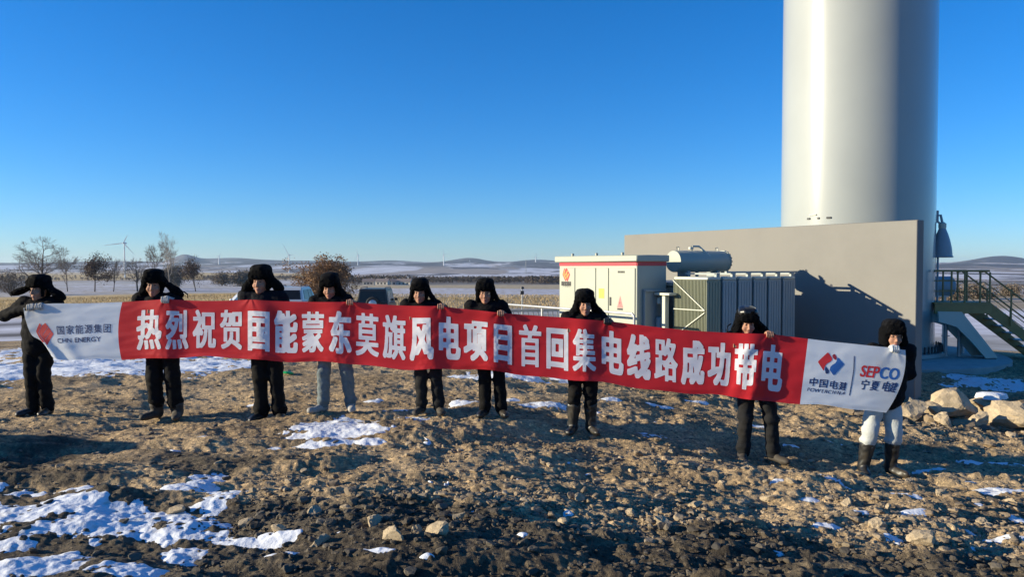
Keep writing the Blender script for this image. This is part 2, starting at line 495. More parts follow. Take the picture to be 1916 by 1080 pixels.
def rock_material(name, c0, c1, c2):
    m = bpy.data.materials.new(name); m.use_nodes = True
    nt = m.node_tree; N = nt.nodes; L = nt.links
    p = N["Principled BSDF"]; p.inputs["Roughness"].default_value = .9; p.inputs["Specular IOR Level"].default_value = .2
    tc = N.new("ShaderNodeTexCoord")
    g = N.new("ShaderNodeNewGeometry")
    n = N.new("ShaderNodeTexNoise"); n.inputs["Scale"].default_value = 6; n.inputs["Detail"].default_value = 8; n.inputs["Roughness"].default_value = .7
    L.new(tc.outputs["Object"], n.inputs["Vector"])
    r = N.new("ShaderNodeValToRGB"); e = r.color_ramp.elements; e.new(.5)
    for k, (q, c) in enumerate([(0, c0), (.5, c1), (1, c2)]): e[k].position = q; e[k].color = (*c, 1)
    L.new(g.outputs["Random Per Island"], r.inputs["Fac"])
    r2 = N.new("ShaderNodeMapRange"); r2.inputs[1].default_value = .3; r2.inputs[2].default_value = .7; r2.inputs[3].default_value = .68; r2.inputs[4].default_value = 1.25
    L.new(n.outputs["Fac"], r2.inputs[0])
    vm = N.new("ShaderNodeVectorMath"); vm.operation = 'SCALE'; L.new(r.outputs[0], vm.inputs[0]); L.new(r2.outputs[0], vm.inputs["Scale"])
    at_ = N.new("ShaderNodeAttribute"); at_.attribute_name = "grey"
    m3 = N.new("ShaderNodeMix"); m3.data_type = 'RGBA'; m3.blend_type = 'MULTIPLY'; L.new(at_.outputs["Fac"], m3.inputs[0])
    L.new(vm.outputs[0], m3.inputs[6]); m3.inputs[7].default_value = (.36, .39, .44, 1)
    L.new(m3.outputs[2], p.inputs["Base Color"])
    nb = N.new("ShaderNodeTexNoise"); nb.inputs["Scale"].default_value = 30; nb.inputs["Detail"].default_value = 7; L.new(tc.outputs["Object"], nb.inputs["Vector"])
    bp = N.new("ShaderNodeBump"); bp.inputs["Strength"].default_value = .5; bp.inputs["Distance"].default_value = .02
    L.new(nb.outputs["Fac"], bp.inputs["Height"]); L.new(bp.outputs["Normal"], p.inputs["Normal"])
    return m


M['ground'] = ground_material()
M['snow'] = snow_material()
M['field'] = field_material('open_field', .35)
M['hill'] = field_material('hill_cover', .012)
M['rock'] = rock_material('tan_rock', (.26, .20, .13), (.39, .295, .185), (.47, .375, .25))
M['rubble'] = rock_material('mixed_rubble', (.13, .112, .092), (.27, .20, .125), (.36, .285, .195))

# ================================================================== GROUND
def polar_rings():
    r = [.25, .5, .8, 1.1, 1.4, 1.7, 2.0, 2.25, 2.5, 2.7]
    x = 2.85
    while x < 32: r.append(x); x *= 1.0032
    n_near = len(r)
    r.append(32.0); x = 32.0
    while x < 9250: x *= 1.013; r.append(x)
    return np.array(r), n_near

RR, NNEAR = polar_rings()
fine = np.arange(-41, 41.001, .11)
left = [-180 + 3 * k for k in range(33)] + list(np.arange(-82, -41.2, .8))
right = list(np.arange(41.8, 84, .8)) + [84 + 3 * k for k in range(32)]
TH = np.radians(np.concatenate([left, fine, right]))
NT = len(TH)
TT, RG = np.meshgrid(TH, RR)              # rings x angles
GX = RG * np.sin(TT); GY = RG * np.cos(TT)
GB = base(GX, GY)
fade = 1 - sstep(20, 31, RG)
GL = np.zeros_like(GB); GD = np.zeros_like(GB)
k_ = NNEAR + 1
GL[:k_] = lumps(GX[:k_], GY[:k_]) * fade[:k_]
GD[:k_] = detail(GX[:k_], GY[:k_])
GZ = GB + GL + GD


def ring_faces(i0, i1):
    i = np.arange(i0, i1)[:, None]; j = np.arange(NT)[None, :]
    jn = (j + 1) % NT
    return np.stack([i * NT + j, i * NT + jn, (i + 1) * NT + jn, (i + 1) * NT + j], -1).reshape(-1, 4)[:, ::-1]


def sub_mesh(name, faces, V, mats, smooth=True, attrs=None):
    used, inv = np.unique(faces.ravel(), return_inverse=True)
    me = npmesh(name, V[used], inv.reshape(faces.shape), smooth)
    for an, (typ, arr) in (attrs or {}).items():
        a = me.attributes.new(an, typ, 'POINT')
        if typ == 'FLOAT': a.data.foreach_set("value", arr[used].astype(np.float32).ravel())
        else: a.data.foreach_set("color", arr[used].astype(np.float32).ravel())
    return link(name, me, mats)


GV = np.stack([GX, GY, GZ], -1).reshape(-1, 3)
# near ground, with its middle closed by a fan of quads
f_near = ring_faces(0, NNEAR)
gx = GX.ravel(); gy = GY.ravel()
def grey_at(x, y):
    """dark, damp churned earth along the front, and darker patches on the left"""
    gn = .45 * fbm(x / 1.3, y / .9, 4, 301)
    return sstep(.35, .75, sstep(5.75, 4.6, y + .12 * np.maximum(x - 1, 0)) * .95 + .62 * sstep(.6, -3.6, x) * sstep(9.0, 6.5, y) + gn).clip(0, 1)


grey = grey_at(gx, gy)
o = sub_mesh('ground', f_near, GV, M['ground'], True, {'grey': ('FLOAT', grey)})
tag(o, kind='structure')

# ---- far land: covers by place
def covers():
    az = np.degrees(np.arctan2(GX, np.maximum(GY, 1e-3))); r = RG
    wob = 1 + .13 * fbm(GX / 90, GY / 90, 3, 120) * sstep(30, 120, r)
    q = r * wob
    gold = np.array([.66, .47, .21]); gold2 = np.array([.46, .37, .235]); snow = np.array([.66, .65, .68]); dirt = np.array([.30, .225, .15])
    wood = np.array([.075, .058, .052]); stub = np.array([.50, .48, .45]); tan = np.array([.42, .335, .23]); road = np.array([.16, .15, .15])
    C = np.zeros(r.shape + (3,)); C[:] = dirt
    L_ = (az < -12)[..., None]; Rt = (az > 25)[..., None]
    def band(lo, hi, col, soft=.06, where=None, streak=0.0):
        m = sstep(lo * (1 - soft), lo * (1 + soft), q) * (1 - sstep(hi * (1 - soft), hi * (1 + soft), q))
        if streak: m = m * sstep(-streak, .3, fbm(az / 6.0, np.log(r) * 9, 3, 44))
        m = m[..., None]
        if where is not None: m = m * where
        C[:] = C * (1 - m) + col * m
    everywhere = np.ones(r.shape + (1,))
    band(28, 62, snow, .1, L_); band(30, 64, stub * .85, .1, ~L_)
    band(36, 41, road, .06, L_); band(48, 52, road, .05, L_)
    band(60, 102, gold2 * .95, .08, ~L_); band(58, 200, gold, .08, L_)
    band(98, 250, snow * .93, .05, ~L_); band(190, 1500, stub, .1, L_)
    band(200, 1500, snow * .9, .1, L_, .2)
    band(240, 720, gold2 * 1.2, .06, ~L_)
    band(600, 1700, stub * .5, .1, ~L_); band(700, 1800, wood * 1.8, .08, ~L_, .25)
    for lo, hi, col in ((40, 75, snow), (75, 130, tan), (130, 230, tan * .8), (230, 420, snow * .9), (420, 900, stub * .7)):
        band(lo, hi, col, .1, Rt)
    tex = sstep(-.15, .45, fbm(az * 2.2, np.log(r) * 55, 3, 333) + .3 * fbm(az * .5, np.log(r) * 14, 2, 335))[..., None] * (sstep(95, 130, r) * (1 - sstep(1300, 1700, r)))[..., None]
    C = C * (1 - .5 * tex) + np.array([.36, .28, .175]) * .5 * tex
    # hills: snowfields, ploughed strips and bare woods
    far = sstep(1400, 2000, r)[..., None]
    n1 = 1.25 * fbm(GX / 420., GY / 950., 5, 61, .6); n2 = fbm(GX / 260., GY / 1300., 3, 71); n3 = vn(GX / 1500., GY / 1800., 81)
    H = np.zeros_like(C); H[:] = snow * .98
    w1 = sstep(-.02, .14, n1 - .1 + .5 * n3)[..., None]
    H = H * (1 - w1) + np.array([.12, .105, .11]) * w1
    w2 = sstep(.12, .3, n2)[..., None]
    H = H * (1 - w2) + np.array([.36, .30, .26]) * w2
    w3 = (sstep(-15, 25, GZ) * sstep(-.35, .1, n1 + .45 * n2 + .25))[..., None]
    w3 = np.maximum(w3, .85 * sstep(28, 52, GZ)[..., None])
    H = H * (1 - w3) + np.array([.065, .065, .075]) * w3
    gl = (sstep(1500, 1800, q) * (1 - sstep(2900, 3500, q)))[..., None] * L_
    H = H * (1 - gl) + gold * .9 * gl
    C = C * (1 - far) + H * far
    A = np.concatenate([C, np.ones(r.shape + (1,))], -1)
    return A.reshape(-1, 4)


CV = covers()
def ring_at(r): return int(np.searchsorted(RR, r))
cuts = [NNEAR, ring_at(62), ring_at(140), ring_at(700), ring_at(1500), len(RR) - 1]
for nm, a, b, mt in (('farm_track_field', cuts[0], cuts[1], 'field'), ('corn_stubble_field', cuts[1], cuts[2], 'field'),
                     ('snowy_field', cuts[2], cuts[3], 'field'), ('valley', cuts[3], cuts[4], 'hill'), ('hills', cuts[4], cuts[5], 'hill')):
    tag(sub_mesh(nm, ring_faces(a, b), GV, M[mt], True, {'cover': ('FLOAT_COLOR', CV)}), kind='structure')

# ================================================================== SNOW
SNOWPX = [  # centre px, py, half width, half height, strength
    (60, 975, 110, 48, 1), (165, 955, 95, 32, 1), (0, 950, 60, 34, 1), (372, 905, 44, 24, 1), (405, 945, 48, 26, 1), (300, 985, 110, 26, 1),
    (345, 1005, 110, 20, 1), (470, 1017, 95, 13, 1), (225, 1000, 55, 34, .9), (60, 1062, 110, 20, .9), (215, 1068, 80, 16, .9), (345, 1042, 55, 17, 1),
    (35, 1020, 60, 20, .8), (140, 985, 60, 24, 1),
    (628, 812, 92, 27, 1.2), (568, 803, 40, 15, 1), (690, 826, 34, 14, 1), (600, 832, 60, 10, 1), (640, 795, 50, 12, 1),
    (370, 821, 32, 4, .8), (700, 1034, 40, 7, 1), (800, 1042, 18, 6, 1), (705, 752, 22, 4, .8), (770, 785, 42, 4, .9), (870, 755, 30, 6, 1),
    (1015, 760, 58, 7, 1), (960, 748, 20, 4, .9), (1140, 748, 25, 3, .9), (950, 704, 110, 8, 1), (1060, 711, 60, 5, 1),
    (100, 690, 170, 22, 1.2), (330, 690, 150, 20, 1.2), (10, 705, 70, 16, 1.2), (440, 684, 50, 11, 1), (250, 660, 320, 22, 1.2),
    (1850, 716, 85, 9, 1), (1800, 706, 40, 5, 1), (1900, 727, 60, 9, 1),
    (1545, 985, 26, 6, .8), (1650, 1010, 30, 7, .8), (1690, 930, 30, 6, .7), (1800, 905, 40, 7, .8), (1870, 922, 40, 9, .9), (1780, 990, 50, 6, .8),
    (1850, 1030, 45, 6, .8), (1560, 832, 22, 3, .8), (1480, 836, 20, 3, .7), (1300, 752, 26, 3, .7), (1830, 868, 28, 6, .7), (1510, 935, 30, 5, .7),
    (1220, 815, 30, 3, .6), (1100, 892, 10, 3, .8), (590, 960, 14, 5, .8), (560, 1000, 12, 5, .7), (885, 960, 12, 4, .7), (1065, 965, 10, 4, .7), (1905, 975, 30, 6, .8), (740, 770, 40, 3, .8), (470, 760, 30, 3, .7), (1240, 762, 40, 3, .7), (1420, 800, 26, 3, .7), (1560, 900, 24, 4, .7), (1600, 960, 22, 4, .7),
    (1720, 960, 36, 5, .8), (1810, 945, 40, 5, .8), (1890, 1010, 40, 6, .8), (1460, 900, 22, 3, .6), (1740, 880, 40, 4, .8), (1880, 870, 40, 5, .8), (980, 1000, 12, 4, .6), (640, 1000, 16, 5, .7), (520, 1045, 40, 5, .8)]


def snow_mask(x, y):
    m = np.full(np.shape(x), -1.0)
    for px, py, rx, ry, s in SNOWPX:
        X, Y, Z = hit(px, py)
        Yn = hit(px, min(py + ry, 1079))[1]; Yf = hit(px, py - ry)[1]
        wy = max((Yf - Yn) / 2, .03); wx = rx / F * Y
        d2 = ((x - X) / wx) ** 2 + ((y - (Yf + Yn) / 2) / wy) ** 2
        m = np.maximum(m, s * (1 - np.minimum(d2, 4)))
    return m


sl = slice(10, NNEAR + 1)
sx_, sy_ = GX[sl], GY[sl]
inview = (np.abs(TT[sl]) < R(46)) & (RG[sl] < 31.5)
sm = np.full(sx_.shape, -1.0)
sm[inview] = snow_mask(sx_[inview], sy_[inview])
sm = sm + .60 * fbm(sx_ / .42, sy_ / .5, 4, 210, .6) + .25 * vn(sx_ / .1, sy_ / .1, 215) - np.clip(GD[sl] * 13, -.5, 1.1) * (1 - .6 * sstep(12, 16, RG[sl]))
thick = .022 * np.clip(sm, -.6, 1.0) - .002
sz = GB[sl] + GL[sl] + .6 * np.clip(GD[sl], -.06, .03) + thick + .008 * vn(sx_ / .16, sy_ / .13, 222) * (sm > -.2) + .006 * vn(sx_ / .05, sy_ / .05, 223)
sz = np.where(sm < -.2, GZ[sl] - .05, sz)
keepv = (sm > -.32) & inview
nr = sx_.shape[0]
i = np.arange(nr - 1)[:, None]; j = np.arange(NT - 1)[None, :]
fs = np.stack([i * NT + j, i * NT + j + 1, (i + 1) * NT + j + 1, (i + 1) * NT + j], -1).reshape(-1, 4)[:, ::-1]
kf = keepv.ravel()[fs].any(1)
SV = np.stack([sx_, sy_, sz], -1).reshape(-1, 3)
tag(sub_mesh('snow', fs[kf], SV, M['snow']), kind='stuff')

# ================================================================== STONES
def ico(sub):
    b = bmesh.new(); bmesh.ops.create_icosphere(b, subdivisions=sub, radius=1)
    V = np.array([v.co[:] for v in b.verts]); Fc = np.array([[v.index for v in f.verts] for f in b.faces]); b.free()
    return V, Fc
ICO1, ICO2, ICO3 = ico(1), ico(2), ico(3)


def rock_shape(rng, src, cuts=9, lo=.45, hi=.85, dims=(1, .8, .6)):
    V = src[0].copy()
    for _ in range(cuts):
        n = rng.normal(size=3); n /= np.linalg.norm(n)
        d = rng.uniform(lo, hi)
        s = V @ n - d
        V = V - np.outer(np.maximum(s, 0), n)
    V = V * np.array(dims) * (1 + .05 * rng.normal(size=(len(V), 1)))
    return V


def rotz(V, a):
    c, s = math.cos(a), math.sin(a)
    return V @ np.array([[c, s, 0], [-s, c, 0], [0, 0, 1]])


def rubble():
    rng = np.random.default_rng(5)
    protos = [rock_shape(rng, ICO2, 9, .4, .8, (1, rng.uniform(.6, .95), rng.uniform(.4, .75))) for _ in range(8)]
    small = [rock_shape(rng, ICO1, 5, .45, .85, (1, rng.uniform(.6, .95), rng.uniform(.45, .8))) for _ in range(8)]
    Vs = []; Fs = []; off = 0
    N = 70000
    px = rng.uniform(-60, 1976, N); py = np.where(rng.random(N) < .8, rng.uniform(700, 1095, N), rng.uniform(690, 860, N))
    dx, dy, dz = ray(px, py)
    t = (CAMZ - .05) / -dz
    for _ in range(4): t = (CAMZ - base(dx * t, dy * t)) / -dz
    x = dx * t; y = dy * t
    k = roughness(x, y); clus = vn(x / .9, y / .9, 404)
    edge = np.exp(-((y - (5.4 + .25 * np.sin(x * 1.1))) / .5) ** 2) * (x > -1.9)   # stones turned up in front of the dark strip
    ok = (y < 20) & (rng.random(N) < .16 + .75 * k * (.45 + .8 * np.maximum(clus, -.4)) + .6 * edge) & ((y > 4.7) | (rng.random(N) < .4))
    x, y, k = x[ok][:24000], y[ok][:24000], k[ok][:24000]
    xr = rng.uniform(5.6, 11.5, 420); yr = 12.4 + rng.normal(0, .55, 420) + .05 * (xr - 8)      # broken rock heaped along the foot of the wall
    x = np.concatenate([x, xr]); y = np.concatenate([y, yr]); k = np.concatenate([k, np.ones(420)]); N = len(x)
    s_ = np.minimum(.0075 / np.maximum(rng.random(N), .004) ** .5 * (.6 + .65 * k), np.where(rng.random(N) < .95, .048, .07))
    s_[-420:] = .03 / np.maximum(rng.random(420), .02) ** .5
    z = ground_z(x, y) + detail(x, y) * .8 + s_ * .16
    for i in range(N):
        s = s_[i]; big = s > .022
        V = rotz((protos if big else small)[rng.integers(8)] * s, rng.uniform(0, 6.28))
        Vs.append(V + np.array([x[i], y[i], z[i]])); Fs.append((ICO2 if big else ICO1)[1] + off); off += len(V)
    gr = np.repeat(grey_at(x, y), [len(v) for v in Vs])
    return np.concatenate(Vs), np.concatenate(Fs), gr


rv, rf, rg = rubble()
rme = npmesh('rubble', rv, rf, False)
ra_ = rme.attributes.new('grey', 'FLOAT', 'POINT'); ra_.data.foreach_set("value", rg.astype(np.float32))
tag(link('rubble', rme, M['rubble']), kind='stuff')

# larger stones one can point at: things of their own
STONES = [  # px, py, size, flatness
    (800, 925, .055, .8), (810, 938, .085, .55), (930, 940, .075, .8), (985, 945, .11, .5), (1085, 935, .10, .6), (1110, 860, .06, .8), (1390, 945, .12, .5),
    (1180, 885, .07, .8), (860, 972, .09, .6), (780, 995, .075, .7), (700, 985, .12, .7), (735, 1010, .16, .6), (820, 1002, .17, .55), (590, 965, .13, .5), (650, 955, .09, .6),
    (1440, 938, .15, .45), (1640, 992, .15, .7), (1730, 1018, .20, .6), (1585, 945, .14, .5), (1660, 955, .11, .6), (1400, 880, .10, .6), (1352, 908, .12, .5),
    (1545, 868, .09, .7), (1500, 855, .11, .5), (1455, 858, .13, .45), (1650, 868, .10, .6), (1580, 805, .09, .8), (1320, 862, .10, .5), (1255, 848, .09, .6), (1700, 905, .14, .5),
    (1835, 985, .13, .6), (1760, 930, .12, .6), (1890, 945, .12, .6), (1480, 905, .12, .5), (1590, 905, .14, .45), (1300, 950, .14, .5), (1240, 985, .13, .6), (1180, 965, .10, .6),
    (1050, 985, .11, .6), (600, 1020, .12, .6), (520, 995, .10, .6), (460, 985, .12, .5), (330, 960, .15, .5), (410, 870, .10, .5), (1210, 905, .09, .6), (1030, 875, .08, .6)]
rng = np.random.default_rng(21)
stone_me = []
for k in range(7):
    V = rock_shape(rng, ICO3, 13, .42, .8, (1, rng.uniform(.65, .95), 1))
    me = npmesh('stone', V, ICO3[1], False); me.materials.append(M['rock']); stone_me.append(me)
for k, (px, py, s, fl) in enumerate(STONES):
    x, y, z = hit(px, py)
    o = bpy.data.objects.new('stone', stone_me[k % 7]); COL.objects.link(o)
    s *= .62
    o.location = (x, y, z + s * fl * .42); o.scale = (s, s * .85, s * fl); o.rotation_euler = (rng.uniform(-.2, .2), rng.uniform(-.2, .2), rng.uniform(0, 6.28))
    tag(o, 'fist to head sized tan stone half sunk in the rubble in front of the banner', 'stone', 'larger loose stones in the rubble')

BOULD = [  # px, py of the centre, Y, half sizes, label
    (1708, 762, 12.6, (0.216, 0.160, 0.160), 'rounded tan boulder touching the corner of the grey wall'),
    (1790, 758, 12.9, (0.320, 0.224, 0.216), 'pointed pale boulder, tallest of the row right of the grey wall'),
    (1852, 756, 13.2, (0.368, 0.256, 0.216), 'broad tan boulder with snow lying on its flat top'),
    (1905, 768, 12.4, (0.368, 0.272, 0.216), 'tan boulder cut off by the right edge of the photo'),
    (1768, 778, 12.2, (0.136, 0.112, 0.104), 'small boulder in front of the pointed pale boulder'),
    (1832, 776, 12.3, (0.200, 0.152, 0.136), 'low boulder in front of the snow topped boulder'),
    (1742, 768, 12.9, (0.160, 0.120, 0.112), 'dark low boulder in the shade between the wall and the pointed boulder')]
rng = np.random.default_rng(33)
for px, py, Y, d, lab in BOULD:
    V = rock_shape(rng, ICO3, 9, .42, .72, (1, 1, 1)) * np.array(d) * 1.35
    V = rotz(V, rng.uniform(-.5, .5))
    p = at(px, py, Y)
    zg = float(ground_z(p[0], Y))
    o = link('boulder', npmesh('boulder', V, ICO3[1], False), M['rock'])
    o.location = (p[0], Y, max(zg + d[2] * .45, min(p[2], zg + d[2] * .9)))
    tag(o, lab, 'boulder', 'boulders heaped beside the wall')
    if 'snow lying' in lab:
        top = o.location.z + V[:, 2].max()
        a = np.linspace(0, 2 * np.pi, 28, endpoint=False); rad = 1 + .18 * np.sin(3 * a + 1) + .1 * np.sin(7 * a)
        cap = MB(); bm = cap.bm
        rings = []
        for q, h in ((1.0, -.06), (.9, .012), (.6, .035), (.25, .045)):
            rings.append([bm.verts.new((.26 * q * rad[i] * math.cos(a[i]), .19 * q * rad[i] * math.sin(a[i]), h)) for i in range(28)])
        for A, B in zip(rings, rings[1:]):
            for i in range(28):
                f = bm.faces.new((A[i], A[(i + 1) % 28], B[(i + 1) % 28], B[i])); f.smooth = True
        bm.faces.new(rings[-1]); bm.faces.new(list(reversed(rings[0])))
        c = cap.build('snow_cap', M['snow']); c.location = (p[0] + .03, Y, top - .03)
        tag(c, kind='stuff')

# a crumpled green wrapper on the dirt behind the row
X, Y, Z = hit(541, 701)
V = rock_shape(np.random.default_rng(3), ICO2, 14, .3, .8, (.13, .08, .045))
w = link('plastic_wrapper', npmesh('plastic_wrapper', V, ICO2[1], False), M['green']); w.location = (X, Y, Z + .03)
tag(w, 'bright green crumpled plastic wrapper lying on the dirt behind the banner', 'wrapper')

# ================================================================== BANNER
ROWY = lambda x: 8.944 - .0691 * x
TOPX = [40, 100, 230, 310, 380, 470, 560, 655, 740, 825, 900, 937, 1000, 1050, 1137, 1200, 1290, 1380, 1440, 1510, 1600, 1690, 1700]
TOPY = [573, 567, 563, 561, 562, 562, 563, 566, 570, 574, 581, 587, 589, 592, 602, 607, 615, 622, 626, 632, 642, 655, 656]
BOTX = [40, 90, 150, 228, 300, 380, 440, 500, 600, 700, 775, 838, 900, 950, 1000, 1065, 1125, 1200, 1290, 1380, 1455, 1500, 1600, 1690, 1700]
BOTY = [664, 672, 675, 673, 669, 669, 671, 674, 678, 686, 691, 692, 693, 697, 703, 712, 717, 726, 737, 744, 751, 755, 764, 771, 771]
SHX = [40, 48, 70, 100, 160, 228, 400, 1300, 1512, 1600, 1690, 1700]
SHY = [44, 42, 24, 12, 3, -2, 0, 0, -15, -25, -36, -37]
_g = np.arange(30, 1711, 1.0)
def _smooth(a, s=9):
    k = np.exp(-np.arange(-3 * s, 3 * s + 1) ** 2 / (2 * s * s)); k /= k.sum()
    return np.convolve(np.pad(a, 3 * s, mode='edge'), k, 'valid')
_gr = np.array([58, 310, 470, 655, 825, 937, 1137, 1440, 1674])
_sag = np.zeros_like(_g)
for _a, _b in zip(_gr, _gr[1:]):
    _q = np.clip((_g - _a) / (_b - _a), 0, 1); _sag += 3.2 * 4 * _q * (1 - _q) * (_b - _a) / 200 - 1.3 * ((_g > _a) & (_g <= _b)) * 1.0
_T = _smooth(np.interp(_g, TOPX, TOPY) + _sag, 7); _B = _smooth(np.interp(_g, BOTX, BOTY) + 1.8 * np.sin(_g / 37.) + 1.2 * np.sin(_g / 17. + 1), 10); _S = _smooth(np.interp(_g, SHX, SHY), 14)
BODYPX = [(305, .034, 27), (487, .030, 27), (628, .030, 28), (802, .032, 27), (922, .028, 25), (1092, .034, 28), (1412, .050, 30)]
HANDPX = {1: [52, 66], 2: [310], 4: [655], 5: [825], 6: [937], 7: [1137], 8: [1440], 9: [1674]}
GRIP = [58, 310, 470, 655, 825, 937, 1137, 1440, 1674]


def bulge(px, v):
    """how far the cloth stands towards the camera, metres"""
    d = np.zeros(np.shape(px))
    for c, a, w in BODYPX:
        d = d + a * np.exp(-((px - c) / w) ** 2) * (.75 + .35 * np.sin(v * 2.6))
        loc = np.exp(-((px - c) / (w * 1.15)) ** 2)
        # creases where the cloth lies on a body
        d = d + loc * .0042 * fbm(px / 24. + v * 2.2, v * 5.5 - px / 60., 3, 520) * sstep(.1, .35, v)
    for g in GRIP:     # pull lines fanning out of a grip
        dx = (px - g) / 110.0; dv = v + .05
        ang = np.arctan2(dx, dv); rr = np.hypot(dx, dv)
        d = d + (.0032 * np.sin(ang * 7 + g * 1.7) * np.exp(-rr * 4.5) + .0022 * np.sin(ang * 13 + g) * np.exp(-rr * 8)) * sstep(0, .12, rr)
    c = 1412.0
    d = d + np.exp(-((px - c) / 46) ** 2) * .012 * np.sin((px - c) * .16 + v * 9.0 + 1.5 * np.sin(v * 5)) * sstep(.1, .35, v) * (1 - .4 * v)
    d = d + .0052 * fbm(px / 120., v * 2.4 + px / 900., 3, 500) - .0035 * np.abs(vn(px / 75. + v * 1.6, v * 2.6 - px / 300., 530)) * sstep(.03, .2, v) + .0016 * vn(px / 38., v * 9 + px / 260., 510)
    d = d + .004 * np.sin(px / 62.0 + v * 1.1)
    d = d + np.exp(-((px - 95) / 45) ** 2) * .012 * np.sin((px - 90) * .12 - v * 11) * sstep(.45, .95, v)
    d = d + .012 * np.exp(-((v - .02) / .05) ** 2) * np.sin(px / 45.) * .35
    d = d + .010 * sstep(.93, 1.0, v) * np.sin(px / 57. + 1.0)
    return d


def banner(px, v):
    px = np.asarray(px, float); v = np.asarray(v, float)
    t = np.interp(px, _g, _T); b = np.interp(px, _g, _B); sh = np.interp(px, _g, _S)
    x = px + sh * v
    x = x - 7 * np.exp(-((px - 228) / 40) ** 2) * 4 * v * (1 - v) - 8 * np.exp(-((px - 44) / 40) ** 2) * 4 * v * (1 - v)
    x = x + 12 * np.exp(-((px - 1690) / 40) ** 2) * 4 * v * (1 - v)
    y = t + (b - t) * v
    y = y - 22 * np.exp(-((px - 40) / 22) ** 2) * sstep(.5, 1, v) + 5 * np.exp(-((px - 40) / 12) ** 2) * (1 - v)
    X0 = (x - 958) / F * 9.0
    Y = ROWY(X0) - .185 - bulge(px, v)
    return at(x, y, Y)


def panel(name, x0, x1, m, parent, step=1.25):
    nx = int((x1 - x0) / step) + 1; ny = 90
    u, v = np.meshgrid(np.linspace(x0, x1, nx), np.linspace(0, 1, ny), indexing='ij')
    P = banner(u, v).reshape(-1, 3)
    i = np.arange(nx - 1)[:, None]; j = np.arange(ny - 1)[None, :]
    Q = np.stack([i * ny + j, i * ny + j + 1, (i + 1) * ny + j + 1, (i + 1) * ny + j], -1).reshape(-1, 4)
    return link(name, npmesh(name, P, Q), m, parent)


# --- lettering: glyph outlines, thickened, cut out of the cloth's own surface
_GL = {}
def glyph(ch, italic=False):
    key = (ch, italic)
    if key not in _GL:
        cu = bpy.data.curves.new('glyph', 'FONT'); cu.body = ch; cu.size = 1; cu.resolution_u = 4
        if italic: cu.shear = .22
        ob = bpy.data.objects.new('glyph', cu); COL.objects.link(ob)
        dg = bpy.context.evaluated_depsgraph_get()
        me = bpy.data.meshes.new_from_object(ob.evaluated_get(dg))
        me.calc_loop_triangles()
        V = np.array([v.co[:2] for v in me.vertices]); T = np.array([t.vertices[:] for t in me.loop_triangles])
        bpy.data.objects.remove(ob); bpy.data.curves.remove(cu); bpy.data.meshes.remove(me)
        _GL[key] = (V, T)
    return _GL[key]


def fill_tris(G, P, T):
    """rasterise triangles (already in pixel coordinates) into the bool grid G[x, y]"""
    for a, b, c in P[T]:
        lo = np.floor(np.minimum(np.minimum(a, b), c)).astype(int); hi = np.ceil(np.maximum(np.maximum(a, b), c)).astype(int)
        lo = np.maximum(lo, 0); hi = np.minimum(hi, np.array(G.shape) - 1)
        if (hi < lo).any(): continue
        xs = np.arange(lo[0], hi[0] + 1)[:, None]; ys = np.arange(lo[1], hi[1] + 1)[None, :]
        def e(p, q): return (q[0] - p[0]) * (ys - p[1]) - (q[1] - p[1]) * (xs - p[0])
        e0, e1, e2 = e(a, b), e(b, c), e(c, a)
        G[lo[0]:hi[0] + 1, lo[1]:hi[1] + 1] |= ((e0 >= 0) & (e1 >= 0) & (e2 >= 0)) | ((e0 <= 0) & (e1 <= 0) & (e2 <= 0))


def fill_poly(G, pts):
    pts = np.asarray(pts, float)
    xs = np.arange(G.shape[0])[:, None] + 0.0; ys = np.arange(G.shape[1])[None, :] + 0.0
    ins = np.zeros(G.shape, bool); n = len(pts)
    for i in range(n):
        (x1, y1), (x2, y2) = pts[i], pts[(i + 1) % n]
        if y1 == y2: continue
        c = ((ys >= min(y1, y2)) & (ys < max(y1, y2))) & (xs < (x2 - x1) * (ys - y1) / (y2 - y1) + x1)
        ins ^= c
    G |= ins


def dilate_box(G, rx, ry):
    out = G.copy()
    for n_, ax in ((int(round(rx)), 0), (int(round(ry)), 1)):
        src = out.copy()
        for a in range(1, n_ + 1):
            s = np.zeros_like(src)
            if ax == 0: s[a:] = src[:-a]; out |= s; s = np.zeros_like(src); s[:-a] = src[a:]; out |= s
            else: s[:, a:] = src[:, :-a]; out |= s; s = np.zeros_like(src); s[:, :-a] = src[:, a:]; out |= s
    return out


def dilate(G, rx, ry):
    out = G.copy(); ix, iy = int(math.ceil(rx)), int(math.ceil(ry))
    for a in range(-ix, ix + 1):
        for b in range(-iy, iy + 1):
            if (a / max(rx, .01)) ** 2 + (b / max(ry, .01)) ** 2 <= 1.0 and (a or b):
                s = np.zeros_like(G)
                s[max(a, 0):G.shape[0] + min(a, 0), max(b, 0):G.shape[1] + min(b, 0)] = G[max(-a, 0):G.shape[0] + min(-a, 0), max(-b, 0):G.shape[1] + min(-b, 0)]
                out |= s
    return out


def blur(A, n=2):
    for _ in range(n):
        for ax in (0, 1):
            A = (np.roll(A, 1, ax) + 2 * A + np.roll(A, -1, ax)) / 4
    return A


